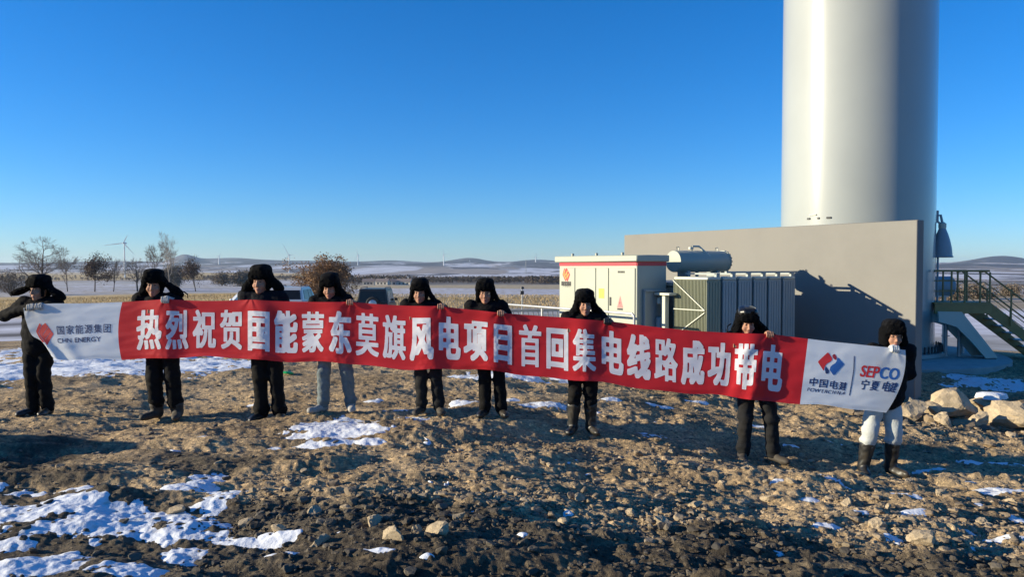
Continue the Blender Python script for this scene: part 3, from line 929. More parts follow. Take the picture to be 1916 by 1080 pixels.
def ink_polys(field):
    """marching squares: polygons (in grid units) where field > 0"""
    a, b, c, d = field[:-1, :-1], field[1:, :-1], field[1:, 1:], field[:-1, 1:]
    n = (a > 0).astype(int) + (b > 0) + (c > 0) + (d > 0)
    I, J = np.nonzero(n == 4)
    full = np.stack([np.stack([I, J], -1), np.stack([I + 1, J], -1), np.stack([I + 1, J + 1], -1), np.stack([I, J + 1], -1)], 1).astype(float)
    part = []
    I, J = np.nonzero((n > 0) & (n < 4))
    for x, y in zip(I, J):
        cs = ((x, y), (x + 1, y), (x + 1, y + 1), (x, y + 1)); fv = [field[p] for p in cs]; poly = []
        for k in range(4):
            p, q, fp, fq = cs[k], cs[(k + 1) % 4], fv[k], fv[(k + 1) % 4]
            if fp > 0: poly.append(p)
            if (fp > 0) != (fq > 0):
                t = fp / (fp - fq); poly.append((p[0] + t * (q[0] - p[0]), p[1] + t * (q[1] - p[1])))
        if len(poly) >= 3: part.append(poly)
    return full, part


def ink_object(name, G, surf, m, parent, sub=2, nblur=2):
    """G: fine bool grid; surf(grid coords array) -> points"""
    fld = blur(G.astype(float), nblur)[::sub, ::sub] - .5
    full, part = ink_polys(fld)
    allp = [tuple(p) for q in full for p in q] + [p for q in part for p in q]
    if not allp: return None
    P = surf(np.array(allp, float) * sub)
    faces = []; k = 0
    for q in full: faces.append((k, k + 3, k + 2, k + 1)); k += 4
    for q in part: faces.append(tuple(range(k + len(q) - 1, k - 1, -1))); k += len(q)
    me = bpy.data.meshes.new(name); me.from_pydata([tuple(p) for p in P], [], faces)
    bm = bmesh.new(); bm.from_mesh(me); bmesh.ops.remove_doubles(bm, verts=bm.verts, dist=2e-5); bm.to_mesh(me); bm.free()
    me.polygons.foreach_set("use_smooth", np.full(len(me.polygons), True)); me.update()
    return link(name, me, m, parent)


RES = .4                                             # photo pixels per fine grid step
def cloth_ink(name, items, x0, x1, m, parent, bold=(0, 0), polys=(), cutp=(), v0=0.0, v1=1.0, italic=False, RES=.25):
    """items: (char, left px, right px, v top, v bottom, em box or 'fit'); everything printed on the banner between x0 and x1"""
    H = 110.0
    nx = int((x1 - x0) / RES); ny = int((v1 - v0) * H / RES)
    G = np.zeros((nx, ny), bool)
    for ch, l, r_, t, b, mode in items:
        V, T = glyph(ch, italic)
        if mode == 'em': bx0, bx1, by0, by1 = .03, .97, -.09, .85
        else: bx0, bx1, by0, by1 = V[:, 0].min(), V[:, 0].max(), (-.012 if mode == 'base' else V[:, 1].min()), (.70 if mode == 'base' else V[:, 1].max())
        P = np.empty_like(V)
        P[:, 0] = (l - x0 + (V[:, 0] - bx0) / (bx1 - bx0) * (r_ - l)) / RES
        P[:, 1] = ((t - v0) + (by1 - V[:, 1]) / (by1 - by0) * (b - t)) * H / RES
        fill_tris(G, P, T)
    if bold != (0, 0): G = (dilate_box if max(bold) > 1 else dilate)(G, bold[0] / RES, bold[1] / RES)
    for pl in polys: fill_poly(G, [((x - x0) / RES, (v - v0) * H / RES) for x, v in pl])
    for pl in cutp:
        C_ = np.zeros_like(G); fill_poly(C_, [((x - x0) / RES, (v - v0) * H / RES) for x, v in pl]); G &= ~C_
    def surf(g):
        p = banner(x0 + g[:, 0] * RES, v0 + g[:, 1] * RES / H)
        d = np.array([0, 0, CAMZ]) - np.array([p[:, 0].mean(), p[:, 1].mean(), p[:, 2].mean()])
        nrm = np.array([-.07, -1.0, .1]); nrm /= np.linalg.norm(nrm)
        return p + nrm * .0022
    return ink_object(name, G, surf, m, parent)


ban = empty('banner', banner(870, 1.0) - np.array([0, 0, .0]))
inv = -np.array(ban.location)
bl = panel('white_panel', 44, 229, M['bwhite'], ban); br = panel('white_panel', 1512, 1694, M['bwhite'], ban); rd = panel('red_panel', 229, 1512, M['bred'], ban)
tag(ban, 'long red cloth banner with white Chinese lettering held up by the row of people', 'banner')
tag(bl, 'white left end with red diamond logo and navy lettering'); tag(br, 'white right end with two company logos')
TEXT = "热烈祝贺国能蒙东莫旗风电项目首回集电线路成功带电"
chars = []
x_a, x_b = 281.0, 1449.0
for k, ch in enumerate(TEXT):
    c = x_a + (x_b - x_a) * k / (len(TEXT) - 1)
    dense = ch in "热蒙旗集贺莫烈祝路首"
    cl = cloth_ink('letter', [(ch, c - 20.3, c + 20.3, .165, .845, 'em')], c - 27, c + 27, M['letter'], rd,
                   (1.6 if dense else 2.4, 1.2 if dense else 2.0), v0=.08, v1=.93, RES=.4)
# left end
def crop8(x, y): return (40 + x / 7.714, 550 + y / 7.714)
def to_uv(pt):
    x, y = pt
    px = x
    for _ in range(6):
        t = np.interp(px, _g, _T); b = np.interp(px, _g, _B); v = (y - t) / (b - t)
        px = x - np.interp(px, _g, _S) * v + (7 * math.exp(-((px - 228) / 40) ** 2) + 8 * math.exp(-((px - 44) / 40) ** 2) - 12 * math.exp(-((px - 1690) / 40) ** 2)) * 4 * v * (1 - v)
    return float(px), float(v)
def buv(conv, xa, ya, xb, yb):
    xm, ym = (xa + xb) / 2, (ya + yb) / 2
    return to_uv(conv(xa, ym))[0], to_uv(conv(xb, ym))[0], to_uv(conv(xm, ya))[1], to_uv(conv(xm, yb))[1]


dia = [to_uv(crop8(*p)) for p in [(265, 422), (293, 462), (347, 420), (466, 582), (376, 757), (330, 703), (308, 750), (203, 585)]]
def slit(a, b, w=7):
    a = np.array(crop8(*a)); b = np.array(crop8(*b)); d = (b - a) / np.linalg.norm(b - a); n = np.array([-d[1], d[0]]) * w / 7.714 / 2
    return [to_uv(a + n), to_uv(b + n), to_uv(b - n), to_uv(a - n)]
slits = [slit((293, 462), (250, 565)), slit((250, 560), (297, 658)), slit((385, 485), (313, 598)), slit((420, 560), (350, 660)), slit((330, 703), (300, 655))]
cloth_ink('logo', [], 58, 112, M['inkred'], bl, polys=[dia], cutp=slits, v0=.1, v1=.95)
it = []
for k, ch in enumerate("国家能源集团"):
    it.append((ch, *buv(crop8, 508 + k * 134.5, 462 - 6 * k, 508 + k * 134.5 + 118, 590 - 5.5 * k), 'em'))
cloth_ink('letter', it, 100, 216, M['inkblue'], bl, (.45, .45), v0=.2, v1=.7)
def word(text, x0, x1, y0a, y1a, y0b, y1b, conv, gaps=None, mode='base'):
    """letters of a word between crop x0..x1; top/bottom edges run from (y0a,y1a) at the left to (y0b,y1b) at the right"""
    w = []
    for ch in text:
        if ch == ' ': w.append(.28)
        else:
            V, _ = glyph(ch); w.append(V[:, 0].max() - V[:, 0].min())
    gap = .09; tot = sum(w) + gap * (len(text) - 1); x = 0; out = []
    for ch, ww in zip(text, w):
        fa = x / tot; fb = (x + ww) / tot; x += ww + gap
        if ch == ' ': continue
        f = (fa + fb) / 2
        out.append((ch, *buv(conv, x0 + (x1 - x0) * fa, y0a + (y0b - y0a) * f, x0 + (x1 - x0) * fb, y1a + (y1b - y1a) * f), 'base'))
    return out
wc_ = word("CHN ENERGY", 518, 1145, 648, 712, 618, 688, crop8)
for part_ in (wc_[:3], wc_[3:]): cloth_ink('letter', part_, 100, 200, M['inkblue'], bl, (.40, .32), v0=.4, v1=.85)
# right end
def crop7(x, y): return (1480 + x / 5.4, 580 + y / 5.4)
def pol(*p): return [to_uv(crop7(*q)) for q in p]
cloth_ink('logo', [], 1524, 1600, M['inkred'], br, polys=[pol((370, 431), (380, 436), (416, 490), (413, 512), (392, 528), (362, 545), (348, 562), (337, 590), (332, 617), (325, 612), (274, 532), (275, 520))], v0=.1, v1=.7)
cloth_ink('logo', [], 1524, 1600, M['inkdred'], br, polys=[pol((415, 468), (425, 452), (440, 446), (452, 460), (461, 482), (456, 508), (440, 504), (428, 490))], v0=.1, v1=.7)
cloth_ink('logo', [], 1524, 1600, M['inkblue2'], br, polys=[pol((472, 482), (482, 488), (533, 545), (534, 556), (440, 658), (428, 662), (391, 610), (396, 580), (414, 560), (448, 538), (464, 512))], v0=.1, v1=.75)
cloth_ink('logo', [], 1524, 1600, M['inkblue'], br, polys=[pol((352, 570), (362, 585), (384, 615), (380, 640), (362, 650), (348, 640), (343, 605))], v0=.1, v1=.75)
it = []
for k, ch in enumerate("中国电建"):
    it.append((ch, *buv(crop7, 182 + k * 101, 685 + 15 * k, 182 + k * 101 + 92, 772 + 15 * k), 'em'))
cloth_ink('letter', it, 1510, 1600, M['inkblue'], br, (.55, .45), v0=.3, v1=.95)
cloth_ink('letter', word("POWERCHINA", 163, 548, 786, 822, 828, 866, crop7), 1508, 1600, M['inkblue'], br, (.26, .20), v0=.5, v1=1.0, italic=True)
rule = pol((634, 466), (644, 467), (640, 600), (618, 740), (594, 870), (585, 868), (606, 750), (630, 600))
cloth_ink('printed_rule', [], 1580, 1640, M['inkblue'], br, polys=[rule], v0=.1, v1=1.0)
w5 = word("SEPCO", 708, 1090, 560, 675, 592, 712, crop7)
cloth_ink('letter', w5[:3], 1600, 1694, M['inkred'], br, (.85, .6), v0=.1, v1=.85)
cloth_ink('letter', w5[3:], 1600, 1694, M['inkblue2'], br, (.85, .6), v0=.1, v1=.85)
it = []
for k, ch in enumerate("宁夏电建"):
    x = (705, 805, 918, 1000)[k]
    it.append((ch, *buv(crop7, x, 705 + 9 * k, x + (85 if k < 3 else 72), 808 + 10 * k), 'em'))
cloth_ink('letter', it, 1600, 1694, M['inkblue'], br, (.5, .4), v0=.3, v1=.95)
# parent the cloth to an origin under the middle of the banner
for o in (bl, br, rd):
    o.location = inv

# ================================================================== PEOPLE (smooth-blended volumes, meshed)
class Vol:
    def __init__(s, lo, hi, h):
        s.lo = np.array(lo, float); s.h = h
        s.n = np.ceil((np.array(hi) - s.lo) / h).astype(int) + 1
        s.D = np.full(s.n, 5.0, np.float32)

    def _blk(s, lo, hi):
        a = np.maximum(np.floor((np.array(lo) - s.lo) / s.h).astype(int), 0)
        b = np.minimum(np.ceil((np.array(hi) - s.lo) / s.h).astype(int) + 1, s.n)
        if (b <= a).any(): return None, None
        g = [(s.lo[k] + s.h * np.arange(a[k], b[k])).astype(np.float32) for k in range(3)]
        return tuple(slice(a[k], b[k]) for k in range(3)), (g[0][:, None, None], g[1][None, :, None], g[2][None, None, :])

    def _mix(s, sl, d, k, sub=False):
        D = s.D[sl]
        if sub: d = -d; 
        if k <= 0:
            s.D[sl] = np.maximum(D, d) if sub else np.minimum(D, d); return
        if sub:
            h = np.clip(.5 - .5 * (D - d) / k, 0, 1); s.D[sl] = D * (1 - h) + d * h + k * h * (1 - h)
        else:
            h = np.clip(.5 + .5 * (D - d) / k, 0, 1); s.D[sl] = D * (1 - h) + d * h - k * h * (1 - h)

    def cone(s, a, b, ra, rb, k=.02, sub=False):
        a = np.array(a, float); b = np.array(b, float); m = max(ra, rb) + k + 3 * s.h
        sl, g = s._blk(np.minimum(a, b) - m, np.maximum(a, b) + m)
        if sl is None: return s
        ab = b - a; L2 = max(float(ab @ ab), 1e-9)
        p = [g[i] - np.float32(a[i]) for i in range(3)]
        t = np.clip((p[0] * ab[0] + p[1] * ab[1] + p[2] * ab[2]) / L2, 0, 1)
        d = np.sqrt((p[0] - t * ab[0]) ** 2 + (p[1] - t * ab[1]) ** 2 + (p[2] - t * ab[2]) ** 2) - (ra + (rb - ra) * t)
        s._mix(sl, d, k, sub); return s

    def ell(s, c, r, k=.02, Rm=None, sub=False, power=2):
        c = np.array(c, float); r = np.array(r, float); m = r.max() + k + 3 * s.h
        sl, g = s._blk(c - m, c + m)
        if sl is None: return s
        p = [g[i] - np.float32(c[i]) for i in range(3)]
        if Rm is not None: p = [p[0] * Rm[0, j] + p[1] * Rm[1, j] + p[2] * Rm[2, j] for j in range(3)]
        if power == 2:
            k0 = np.sqrt((p[0] / r[0]) ** 2 + (p[1] / r[1]) ** 2 + (p[2] / r[2]) ** 2)
            k1 = np.sqrt((p[0] / r[0] ** 2) ** 2 + (p[1] / r[1] ** 2) ** 2 + (p[2] / r[2] ** 2) ** 2) + 1e-6
            d = k0 * (k0 - 1) / k1
        else:      # squarer solid
            k0 = (np.abs(p[0] / r[0]) ** power + np.abs(p[1] / r[1]) ** power + np.abs(p[2] / r[2]) ** power) ** (1 / power)
            d = (k0 - 1) * r.min()
        s._mix(sl, d, k, sub); return s

    def grid(s):
        g = [(s.lo[k] + s.h * np.arange(s.n[k])).astype(np.float32) for k in range(3)]
        return g[0][:, None, None], g[1][None, :, None], g[2][None, None, :]

    def ripple(s, amp, freq, seed, aniso=(1, 1, 1), n=7):
        rng = np.random.default_rng(seed); x, y, z = s.grid(); acc = 0
        for _ in range(n):
            w = rng.normal(size=3) * np.array(aniso) * freq; ph = rng.uniform(0, 6.28)
            acc = acc + np.sin(w[0] * x + w[1] * y + w[2] * z + ph)
        s.D += (amp / math.sqrt(n) * 1.4 * acc).astype(np.float32); return s

    def clip_z(s, zlo=None, zhi=None):
        x, y, z = s.grid()
        if zlo is not None: s.D = np.maximum(s.D, zlo - z)
        if zhi is not None: s.D = np.maximum(s.D, z - zhi)
        return s

    def mesh(s):
        D = s.D; S = D < 0
        c = [(0, 0, 0), (1, 0, 0), (0, 1, 0), (1, 1, 0), (0, 0, 1), (1, 0, 1), (0, 1, 1), (1, 1, 1)]
        n = np.array(D.shape) - 1
        vw = lambda A, o: A[o[0]:o[0] + n[0], o[1]:o[1] + n[1], o[2]:o[2] + n[2]]
        cnt = sum(vw(S, o).astype(np.int8) for o in c)
        mask = (cnt > 0) & (cnt < 8)
        idx = np.full(mask.shape, -1, np.int64); idx[mask] = np.arange(mask.sum())
        I = np.argwhere(mask)
        vals = [D[I[:, 0] + o[0], I[:, 1] + o[1], I[:, 2] + o[2]] for o in c]
        acc = np.zeros((len(I), 3)); num = np.zeros(len(I))
        for a in range(8):
            for b in range(a + 1, 8):
                if sum(abs(c[a][k] - c[b][k]) for k in range(3)) != 1: continue
                cr = (vals[a] < 0) != (vals[b] < 0)
                t = np.where(cr, vals[a] / np.where(cr, vals[a] - vals[b], 1), 0)
                for k in range(3): acc[:, k] += cr * (c[a][k] + t * (c[b][k] - c[a][k]))
                num += cr
        V = s.lo + s.h * (I + acc / num[:, None])
        Q = []
        for ax in range(3):
            u, w = [(1, 2), (2, 0), (0, 1)][ax]
            A = S; sl0 = [slice(None)] * 3; sl1 = [slice(None)] * 3
            sl0[ax] = slice(0, -1); sl1[ax] = slice(1, None)
            e = S[tuple(sl0)] != S[tuple(sl1)]
            E = np.argwhere(e)
            E = E[(E[:, u] > 0) & (E[:, w] > 0) & (E[:, u] < n[u]) & (E[:, w] < n[w])]
            if not len(E): continue
            sgn = S[E[:, 0], E[:, 1], E[:, 2]]
            du = np.zeros(3, int); du[u] = 1; dw = np.zeros(3, int); dw[w] = 1
            q = [E - du - dw, E - dw, E, E - du]
            q = np.stack([idx[k[:, 0], k[:, 1], k[:, 2]] for k in q], -1)
            q[~sgn] = q[~sgn][:, ::-1]
            Q.append(q)
        return V, np.concatenate(Q)


def rot_about(axis, a): return np.array(Matrix.Rotation(a, 3, axis))


def hat_prims(v, head, P, fur=False):
    """cap with a tall crown, front flap and two ear flaps; P(x, y, z) gives head-relative points"""
    Rm = head['R']
    v.ell(P(0, .004, .120), (.107, .120, .082), .0, Rm, power=3.0)
    v.ell(P(0, .0, .085), (.111, .123, .050), .015, Rm, power=2.6)
    v.ell(P(0, -.104, .090), (.090, .024, .045), .012, Rm, power=3)        # turned-up front flap
    v.ell(P(0, .085, .0), (.098, .055, .10), .03, Rm)                       # neck piece


def build_person(d):
    fx = [np.array(at(p[0], p[1], 0.0 + d['Y'])) for p in d['feet']]
    cx = (fx[0][0] + fx[1][0]) / 2
    Y = d['Y']
    gz = float(ground_z(cx, Y)) + .012
    top = at(d['hat'][0], d['hat'][1], Y)
    H = float(top[2]) - gz
    s = H / 1.75
    root = np.array([cx, Y, gz])
    W = lambda p: (np.array(p) - root) / s                  # world -> own size
    head_x = float(top[0] - cx) / s
    lean = head_x
    yaw = d.get('yaw', 0.0); Rm = rot_about('Z', yaw) @ rot_about('X', d.get('nod', 0.0))
    hc = np.array([head_x, d.get('hy', -.02), 1.545])
    P = lambda x, y, z: hc + Rm @ np.array([x, y, z])
    head = {'R': Rm}
    lx = [float(f[0] - cx) / s for f in fx]
    feety = d.get('feety', (0, 0))
    hips = [np.array([-.092 + lean * .35, .0, .90]), np.array([.092 + lean * .35, .0, .90])]
    knees = [np.array([lx[i] * .85 + (.0 if i else -.0) + lean * .12, -.025 + feety[i] * .5, .50]) for i in (0, 1)]
    ank = [np.array([lx[i], .03 + feety[i], .09]) for i in (0, 1)]
    shl = [np.array([-.190 + lean * .9, .010, 1.385]), np.array([.190 + lean * .9, .010, 1.385])]
    chest = np.array([lean * .8, 0, 1.18]); belly = np.array([lean * .55, -.015, .99])
    # hands
    hands = []
    for side in (0, 1):
        hp = d['hands'][side]
        w = W(banner(hp[0], hp[1]))
        hands.append(w)
    el = []
    for side in (0, 1):
        h = hands[side]; a = shl[side]
        sg = -1 if side == 0 else 1
        wr = h + np.array([.03 * (1 if (h[0] < a[0]) else -1) * 0 + d.get('wrist', ((-.03, .085, -.035), (.045, .085, -.025)))[side][0],
                           d.get('wrist', ((-.03, .085, -.035), (.045, .085, -.025)))[side][1], d.get('wrist', ((-.03, .085, -.035), (.045, .085, -.025)))[side][2]])
        e = d.get('elbow', (None, None))[side]
        if e is None:
            mid = (a + wr) / 2; e = mid + np.array([sg * .07, .05, -.13])
            L1 = np.linalg.norm(e - a); 
            e = a + (e - a) * np.clip(.27 / max(L1, .01), .75, 1.5)
        else:
            e = W(at(e[0], e[1], Y - .02))
        el.append((e, wr))

    def hand_prims(v, side, k=.006, grow=0.0):
        h = hands[side]; e, wr = el[side]
        over = d['over'][side]
        sx = -1 if side == 0 else 1             # thumb towards the body's middle
        kn = h + np.array([0, .030, .006 if over else -.005])
        dirv = (kn - wr)
        v.cone(wr, kn + np.array([0, .0, 0]), .026 + grow, .030 + grow, .012)
        v.cone(wr + np.array([.01 * sx, 0, .0]), kn + np.array([.022 * sx, 0, 0]), .020 + grow, .021 + grow, .012)
        v.cone(wr + np.array([-.01 * sx, 0, .0]), kn + np.array([-.022 * sx, 0, 0]), .020 + grow, .021 + grow, .012)
        lens = [.90, 1.0, .96, .78]
        for q in range(4):
            ox = (q - 1.5) * .0215 * -sx
            b0 = kn + np.array([ox, 0, .006])
            if over:
                b1 = h + np.array([ox * 1.02, -.010, .016 + .003 * (q % 2)])
                b2 = h + np.array([ox * 1.04, -.021, -.016 * lens[q]])
                b3 = h + np.array([ox * 1.04, -.016, -.037 * lens[q]])
                v.cone(b0, b1, .0108 + grow, .0100 + grow, k); v.cone(b1, b2, .0100 + grow, .0094 + grow, k * .5); v.cone(b2, b3, .0094 + grow, .0082 + grow, k * .5)
            else:                                # holding from behind, fingers gathered on the cloth
                b1 = h + np.array([ox, .012, .018]); b2 = h + np.array([ox, .010, -.015 * lens[q]])
                v.cone(b0, b1, .0108 + grow, .0100 + grow, k); v.cone(b1, b2, .0100 + grow, .0090 + grow, k * .5)
        t0 = kn + np.array([-.030 * sx, .02, -.012]); t1 = h + np.array([-.040 * sx, .016, -.020]); t2 = h + np.array([-.026 * sx, .013, -.042])
        v.cone(wr + np.array([-.018 * sx, -.01, 0]), t0, .018 + grow, .014 + grow, .01)
        v.cone(t0, t1, .0135 + grow, .0115 + grow, k); v.cone(t1, t2, .0115 + grow, .0095 + grow, k)

    # ---------------- body: one continuous surface
    lo = np.minimum.reduce([np.array([-.34 + min(lean, 0), -.26, -.02])] + [h - .12 for h in hands] + [e[0] - .14 for e in el])
    hi = np.maximum.reduce([np.array([.34 + max(lean, 0), .26, 1.80])] + [h + .12 for h in hands] + [e[0] + .14 for e in el])
    v = Vol(lo, hi, .0062)
    v.ell(chest, (.155, .10, .22), .03).ell(belly, (.15, .105, .18), .05).ell((lean * .35, .01, .90), (.155, .11, .13), .05)
    neck = np.array([lean * .92, .012, 1.36])
    v.cone(neck, hc + np.array([0, .02, -.05]), .058, .052, .03)
    for i in (0, 1):
        v.cone(neck + [0, 0, -.03], shl[i], .05, .055, .04)
        e, wr = el[i]
        v.cone(shl[i], e, .052, .040, .03); v.cone(e, wr, .040, .027, .02)
        hand_prims(v, i)
        v.cone(hips[i], knees[i], .078, .050, .03); v.cone(knees[i], ank[i], .048, .036, .02)
        v.cone(ank[i] + [0, .02, -.035], ank[i] + [d.get('toe', (-.10, .10))[i] * .2, -.06, -.05], .030, .024, .02)
    # head and face
    v.ell(P(0, .012, .025), (.076, .096, .105), .02, Rm).ell(P(0, -.012, -.045), (.062, .078, .080), .03, Rm)
    v.ell(P(0, -.062, -.100), (.026, .024, .022), .02, Rm)                       # chin
    for sx in (-1, 1):
        v.ell(P(.042 * sx, -.060, -.030), (.026, .024, .026), .02, Rm)           # cheek
        v.ell(P(.032 * sx, -.094, .018), (.018, .016, .012), .012, Rm, sub=True) # eye socket
        v.ell(P(.031 * sx, -.074, .016), (.0135, .0125, .0105), .004, Rm)        # eyeball under lids
        v.cone(P(.014 * sx, -.092, .037), P(.050 * sx, -.078, .036), .008, .006, .01)   # brow
        v.ell(P(.080 * sx, .012, .0), (.010, .022, .034), .008, Rm)              # ear
        v.ell(P(.014 * sx, -.098, -.038), (.009, .010, .007), .008, Rm)          # nostril wing
    v.cone(P(0, -.088, .022), P(0, -.108, -.030), .0085, .0125, .012)
    v.ell(P(0, -.090, -.064), (.024, .010, .0065), .006, Rm).ell(P(0, -.088, -.077), (.020, .010, .0065), .006, Rm)
    v.ell(P(0, -.103, -.0705), (.022, .006, .0022), .002, Rm, sub=True)
    V, Q = v.mesh()
    # face colouring by region
    C = V[Q].mean(1); L = (C - hc) @ Rm
    mi = np.zeros(len(Q), int)
    for sx in (-1, 1):
        mi[((L[:, 0] - .031 * sx) / .0135) ** 2 + ((L[:, 2] - .015) / .0060) ** 2 + ((L[:, 1] + .086) / .022) ** 2 < 1] = 1
        mi[(np.abs(L[:, 0] - .032 * sx) < .019) & (np.abs(L[:, 2] - .0385) < .0045) & (L[:, 1] < -.066)] = 1
    mi[(np.abs(L[:, 0]) < .024) & (np.abs(L[:, 2] + .0705) < .012) & (L[:, 1] < -.088) & (mi == 0)] = 2
    body = link('person', npmesh('person', V * s, Q, True, mi), [M['skin'], M['eye'], M['lip']])
    body.location = root
    tag(body, d['label'], 'person', 'people holding the banner')

    def child(name, vol, m, smooth=True):
        V, Q = vol.mesh()
        o = link(name, npmesh(name, V * s, Q, smooth), m, body)
        return o

    # ---------------- jacket
    jm = M[d.get('jacket', 'black')]
    lo2 = lo - .03; hi2 = hi + .03; hi2[2] = 1.52; lo2[2] = .55
    v = Vol(lo2, hi2, .0095)
    v.ell(chest, (.205, .145, .27), .0).ell(belly, (.192, .150, .24), .06).ell((lean * .4, .0, .86), (.190, .145, .14), .06)
    v.ell((lean * .85, .025, 1.37), (.20, .10, .085), .06)
    for i in (0, 1):
        e, wr = el[i]
        v.cone(neck + [0, .015, -.0], shl[i], .085, .080, .05)
        v.cone(shl[i], e, .083, .066, .05)
        cuff = e + (wr - e) * .90
        v.cone(e, cuff, .066, .048, .025)
    v.ripple(.0042, 19, d['seed'], (1, 1, 1.3)).ripple(.0014, 55, d['seed'] + 1)
    v.clip_z(zlo=d.get('hem', .80))
    # collar
    v.cone(neck + [-.045, -.035, .03], neck + [.045, -.035, .03], .050, .050, .03); v.cone(neck + [-.05, .03, .04], neck + [.05, .03, .04], .052, .052, .03)
    child('jacket', v, jm)

    # ---------------- trousers
    tm = M[d.get('trousers', 'trous')]
    lo3 = np.array([min(lx) - .18, -.26 + min(feety), .02]); hi3 = np.array([max(lx) + .18, .24 + max(feety), 1.04])
    lo3[0] = min(lo3[0], hips[0][0] - .16); hi3[0] = max(hi3[0], hips[1][0] + .16)
    v = Vol(lo3, hi3, .0085)
    v.ell((lean * .35, .005, .90), (.175, .130, .13), .0)
    loose = d.get('loose', 1.0)
    bt = d.get('boot_h', .0)
    for i in (0, 1):
        v.cone(hips[i], knees[i], .102, .080 * loose, .035)
        end = ank[i] + np.array([0, 0, .0 if bt == 0 else bt - .09])
        if bt: end = knees[i] + (ank[i] - knees[i]) * ((.50 - bt) / .41)
        v.cone(knees[i], end, .079 * loose, (.070 if not bt else .068) * loose, .025)
        v.ell(end + [0, 0, .05], (.078 * loose, .082 * loose, .05), .03)           # bunched cloth over the shoe
    v.ripple(.0045, 17, d['seed'] + 5, (1, 1, 1.2)).ripple(.0021, 40, d['seed'] + 6, (1, 1, 1.3))
    v.clip_z(zlo=.045 if not bt else bt - .03)
    child('trousers', v, tm)

    # ---------------- shoes or boots
    for i in (0, 1):
        a = ank[i]; toe = d.get('toe', (-.10, .10))[i]
        v = Vol(a + [-.16, -.30, -.12], a + [.16, .14, max(.06, bt) + .03], .0075)
        v.cone(a + [0, .025, -.032], a + [toe * .35, -.12, -.052], .052, .042, .0)
        v.ell(a + [toe * .55, -.155, -.052], (.046, .065, .040), .03)
        v.ell(a + [0, .035, -.05], (.042, .045, .045), .03)
        v.cone(a + [0, .015, -.03], a + [0, .012, .01], .052, .054, .03)
        if bt:
            up = (knees[i] - a) / (knees[i] - a)[2]
            v.cone(a + [0, .012, 0], a + up * (bt - .09) + [0, .008, 0], .060, .082, .03)
        v.ripple(.0022, 45, d['seed'] + 9 + i)
        v.clip_z(zlo=-.012)
        child('boot', v, M[d.get('boots', 'boot')])

    # ---------------- hat with ear flaps
    tips = [W(at(t[0], t[1], Y + t[2])) for t in d['flaps']]
    lo4 = np.minimum.reduce([hc - .24] + [t - .10 for t in tips]); hi4 = np.maximum.reduce([hc + .26] + [t + .10 for t in tips])
    v = Vol(lo4, hi4, .0066)
    hat_prims(v, head, P)
    for i, sg in ((0, -1), (1, 1)):
        r0 = P(.090 * sg, .012, .065); t = tips[i]
        ax = t - r0; Ln = np.linalg.norm(ax); ax /= Ln
        yv = np.array([0, 1.0, 0]); side = np.cross(ax, yv); side /= np.linalg.norm(side); fw = np.cross(side, ax)
        Rf = np.stack([side, fw, ax], -1)
        v.ell((r0 + t) / 2 + [0, .01, 0], ((.030 if Ln > .22 else .040), .078, Ln / 2 + .025), .03, Rf, power=2.4)
        v.ell(r0 + ax * Ln * .78, ((.034 if Ln > .26 else .050), .066, .080), .04, Rf)
        rim_ = P(.092 * sg, -.035, -.01)
        v.cone(P(.092 * sg, -.025, .06), P(.090 * sg, -.03, -.06), .024, .018, .03)
    v.ripple(.0016, 95, d['seed'] + 20, n=12)
    hat = child('fur_hat', v, M['fur'])
    # the smooth crown over the fur
    v = Vol(hc - .22, hc + .30, .0066)
    v.ell(P(0, .006, .128), (.110, .123, .080), .0, Rm, power=2.8)
    v.ripple(.0018, 40, d['seed'] + 22)
    x, y, z = v.grid(); v.D = np.maximum(v.D, (hc[2] + .105 - z).astype(np.float32))
    V, Q = v.mesh(); link('hat_crown', npmesh('hat_crown', V * s, Q), M[d.get('crown', 'black')], hat)
    for t in d.get('ties', ()):
        pts = [(W(at(q[0], q[1], Y - .03)) * s) for q in t]
        MB().tube([tuple(q) for q in pts], .008, 6).build('hat_tie', M['black'], hat)

    # ---------------- gloves
    for i in (0, 1):
        gm = d.get('gloves', (None, None))[i]
        if not gm: continue
        h = hands[i]
        v = Vol(h - .12, h + .14, .006); hand_prims(v, i, .008, .0045)
        e, wr = el[i]
        v.cone(wr, wr + (e - wr) * .16, .036, .038, .02)
        child('glove', v, M[gm])
    if d.get('glasses'):
        g = MB()
        for sx in (-1, 1):
            pts = []
            for k in range(17):
                a = 2 * math.pi * k / 16
                pts.append(tuple(P(.033 * sx + .024 * math.cos(a), -.106, .014 + .018 * math.sin(a)) * s))
            g.tube(pts, .0019 * s, 5, caps=False)
            g.tube([tuple(P(.057 * sx, -.104, .018) * s), tuple(P(.080 * sx, -.02, .016) * s)], .0017 * s, 5)
        g.tube([tuple(P(-.010, -.107, .018) * s), tuple(P(.010, -.107, .018) * s)], .0017 * s, 5)
        g.build('glasses', M['wire'], body)
    return body


def rowY(px): return float(ROWY((px - 958) / F * 9.0))

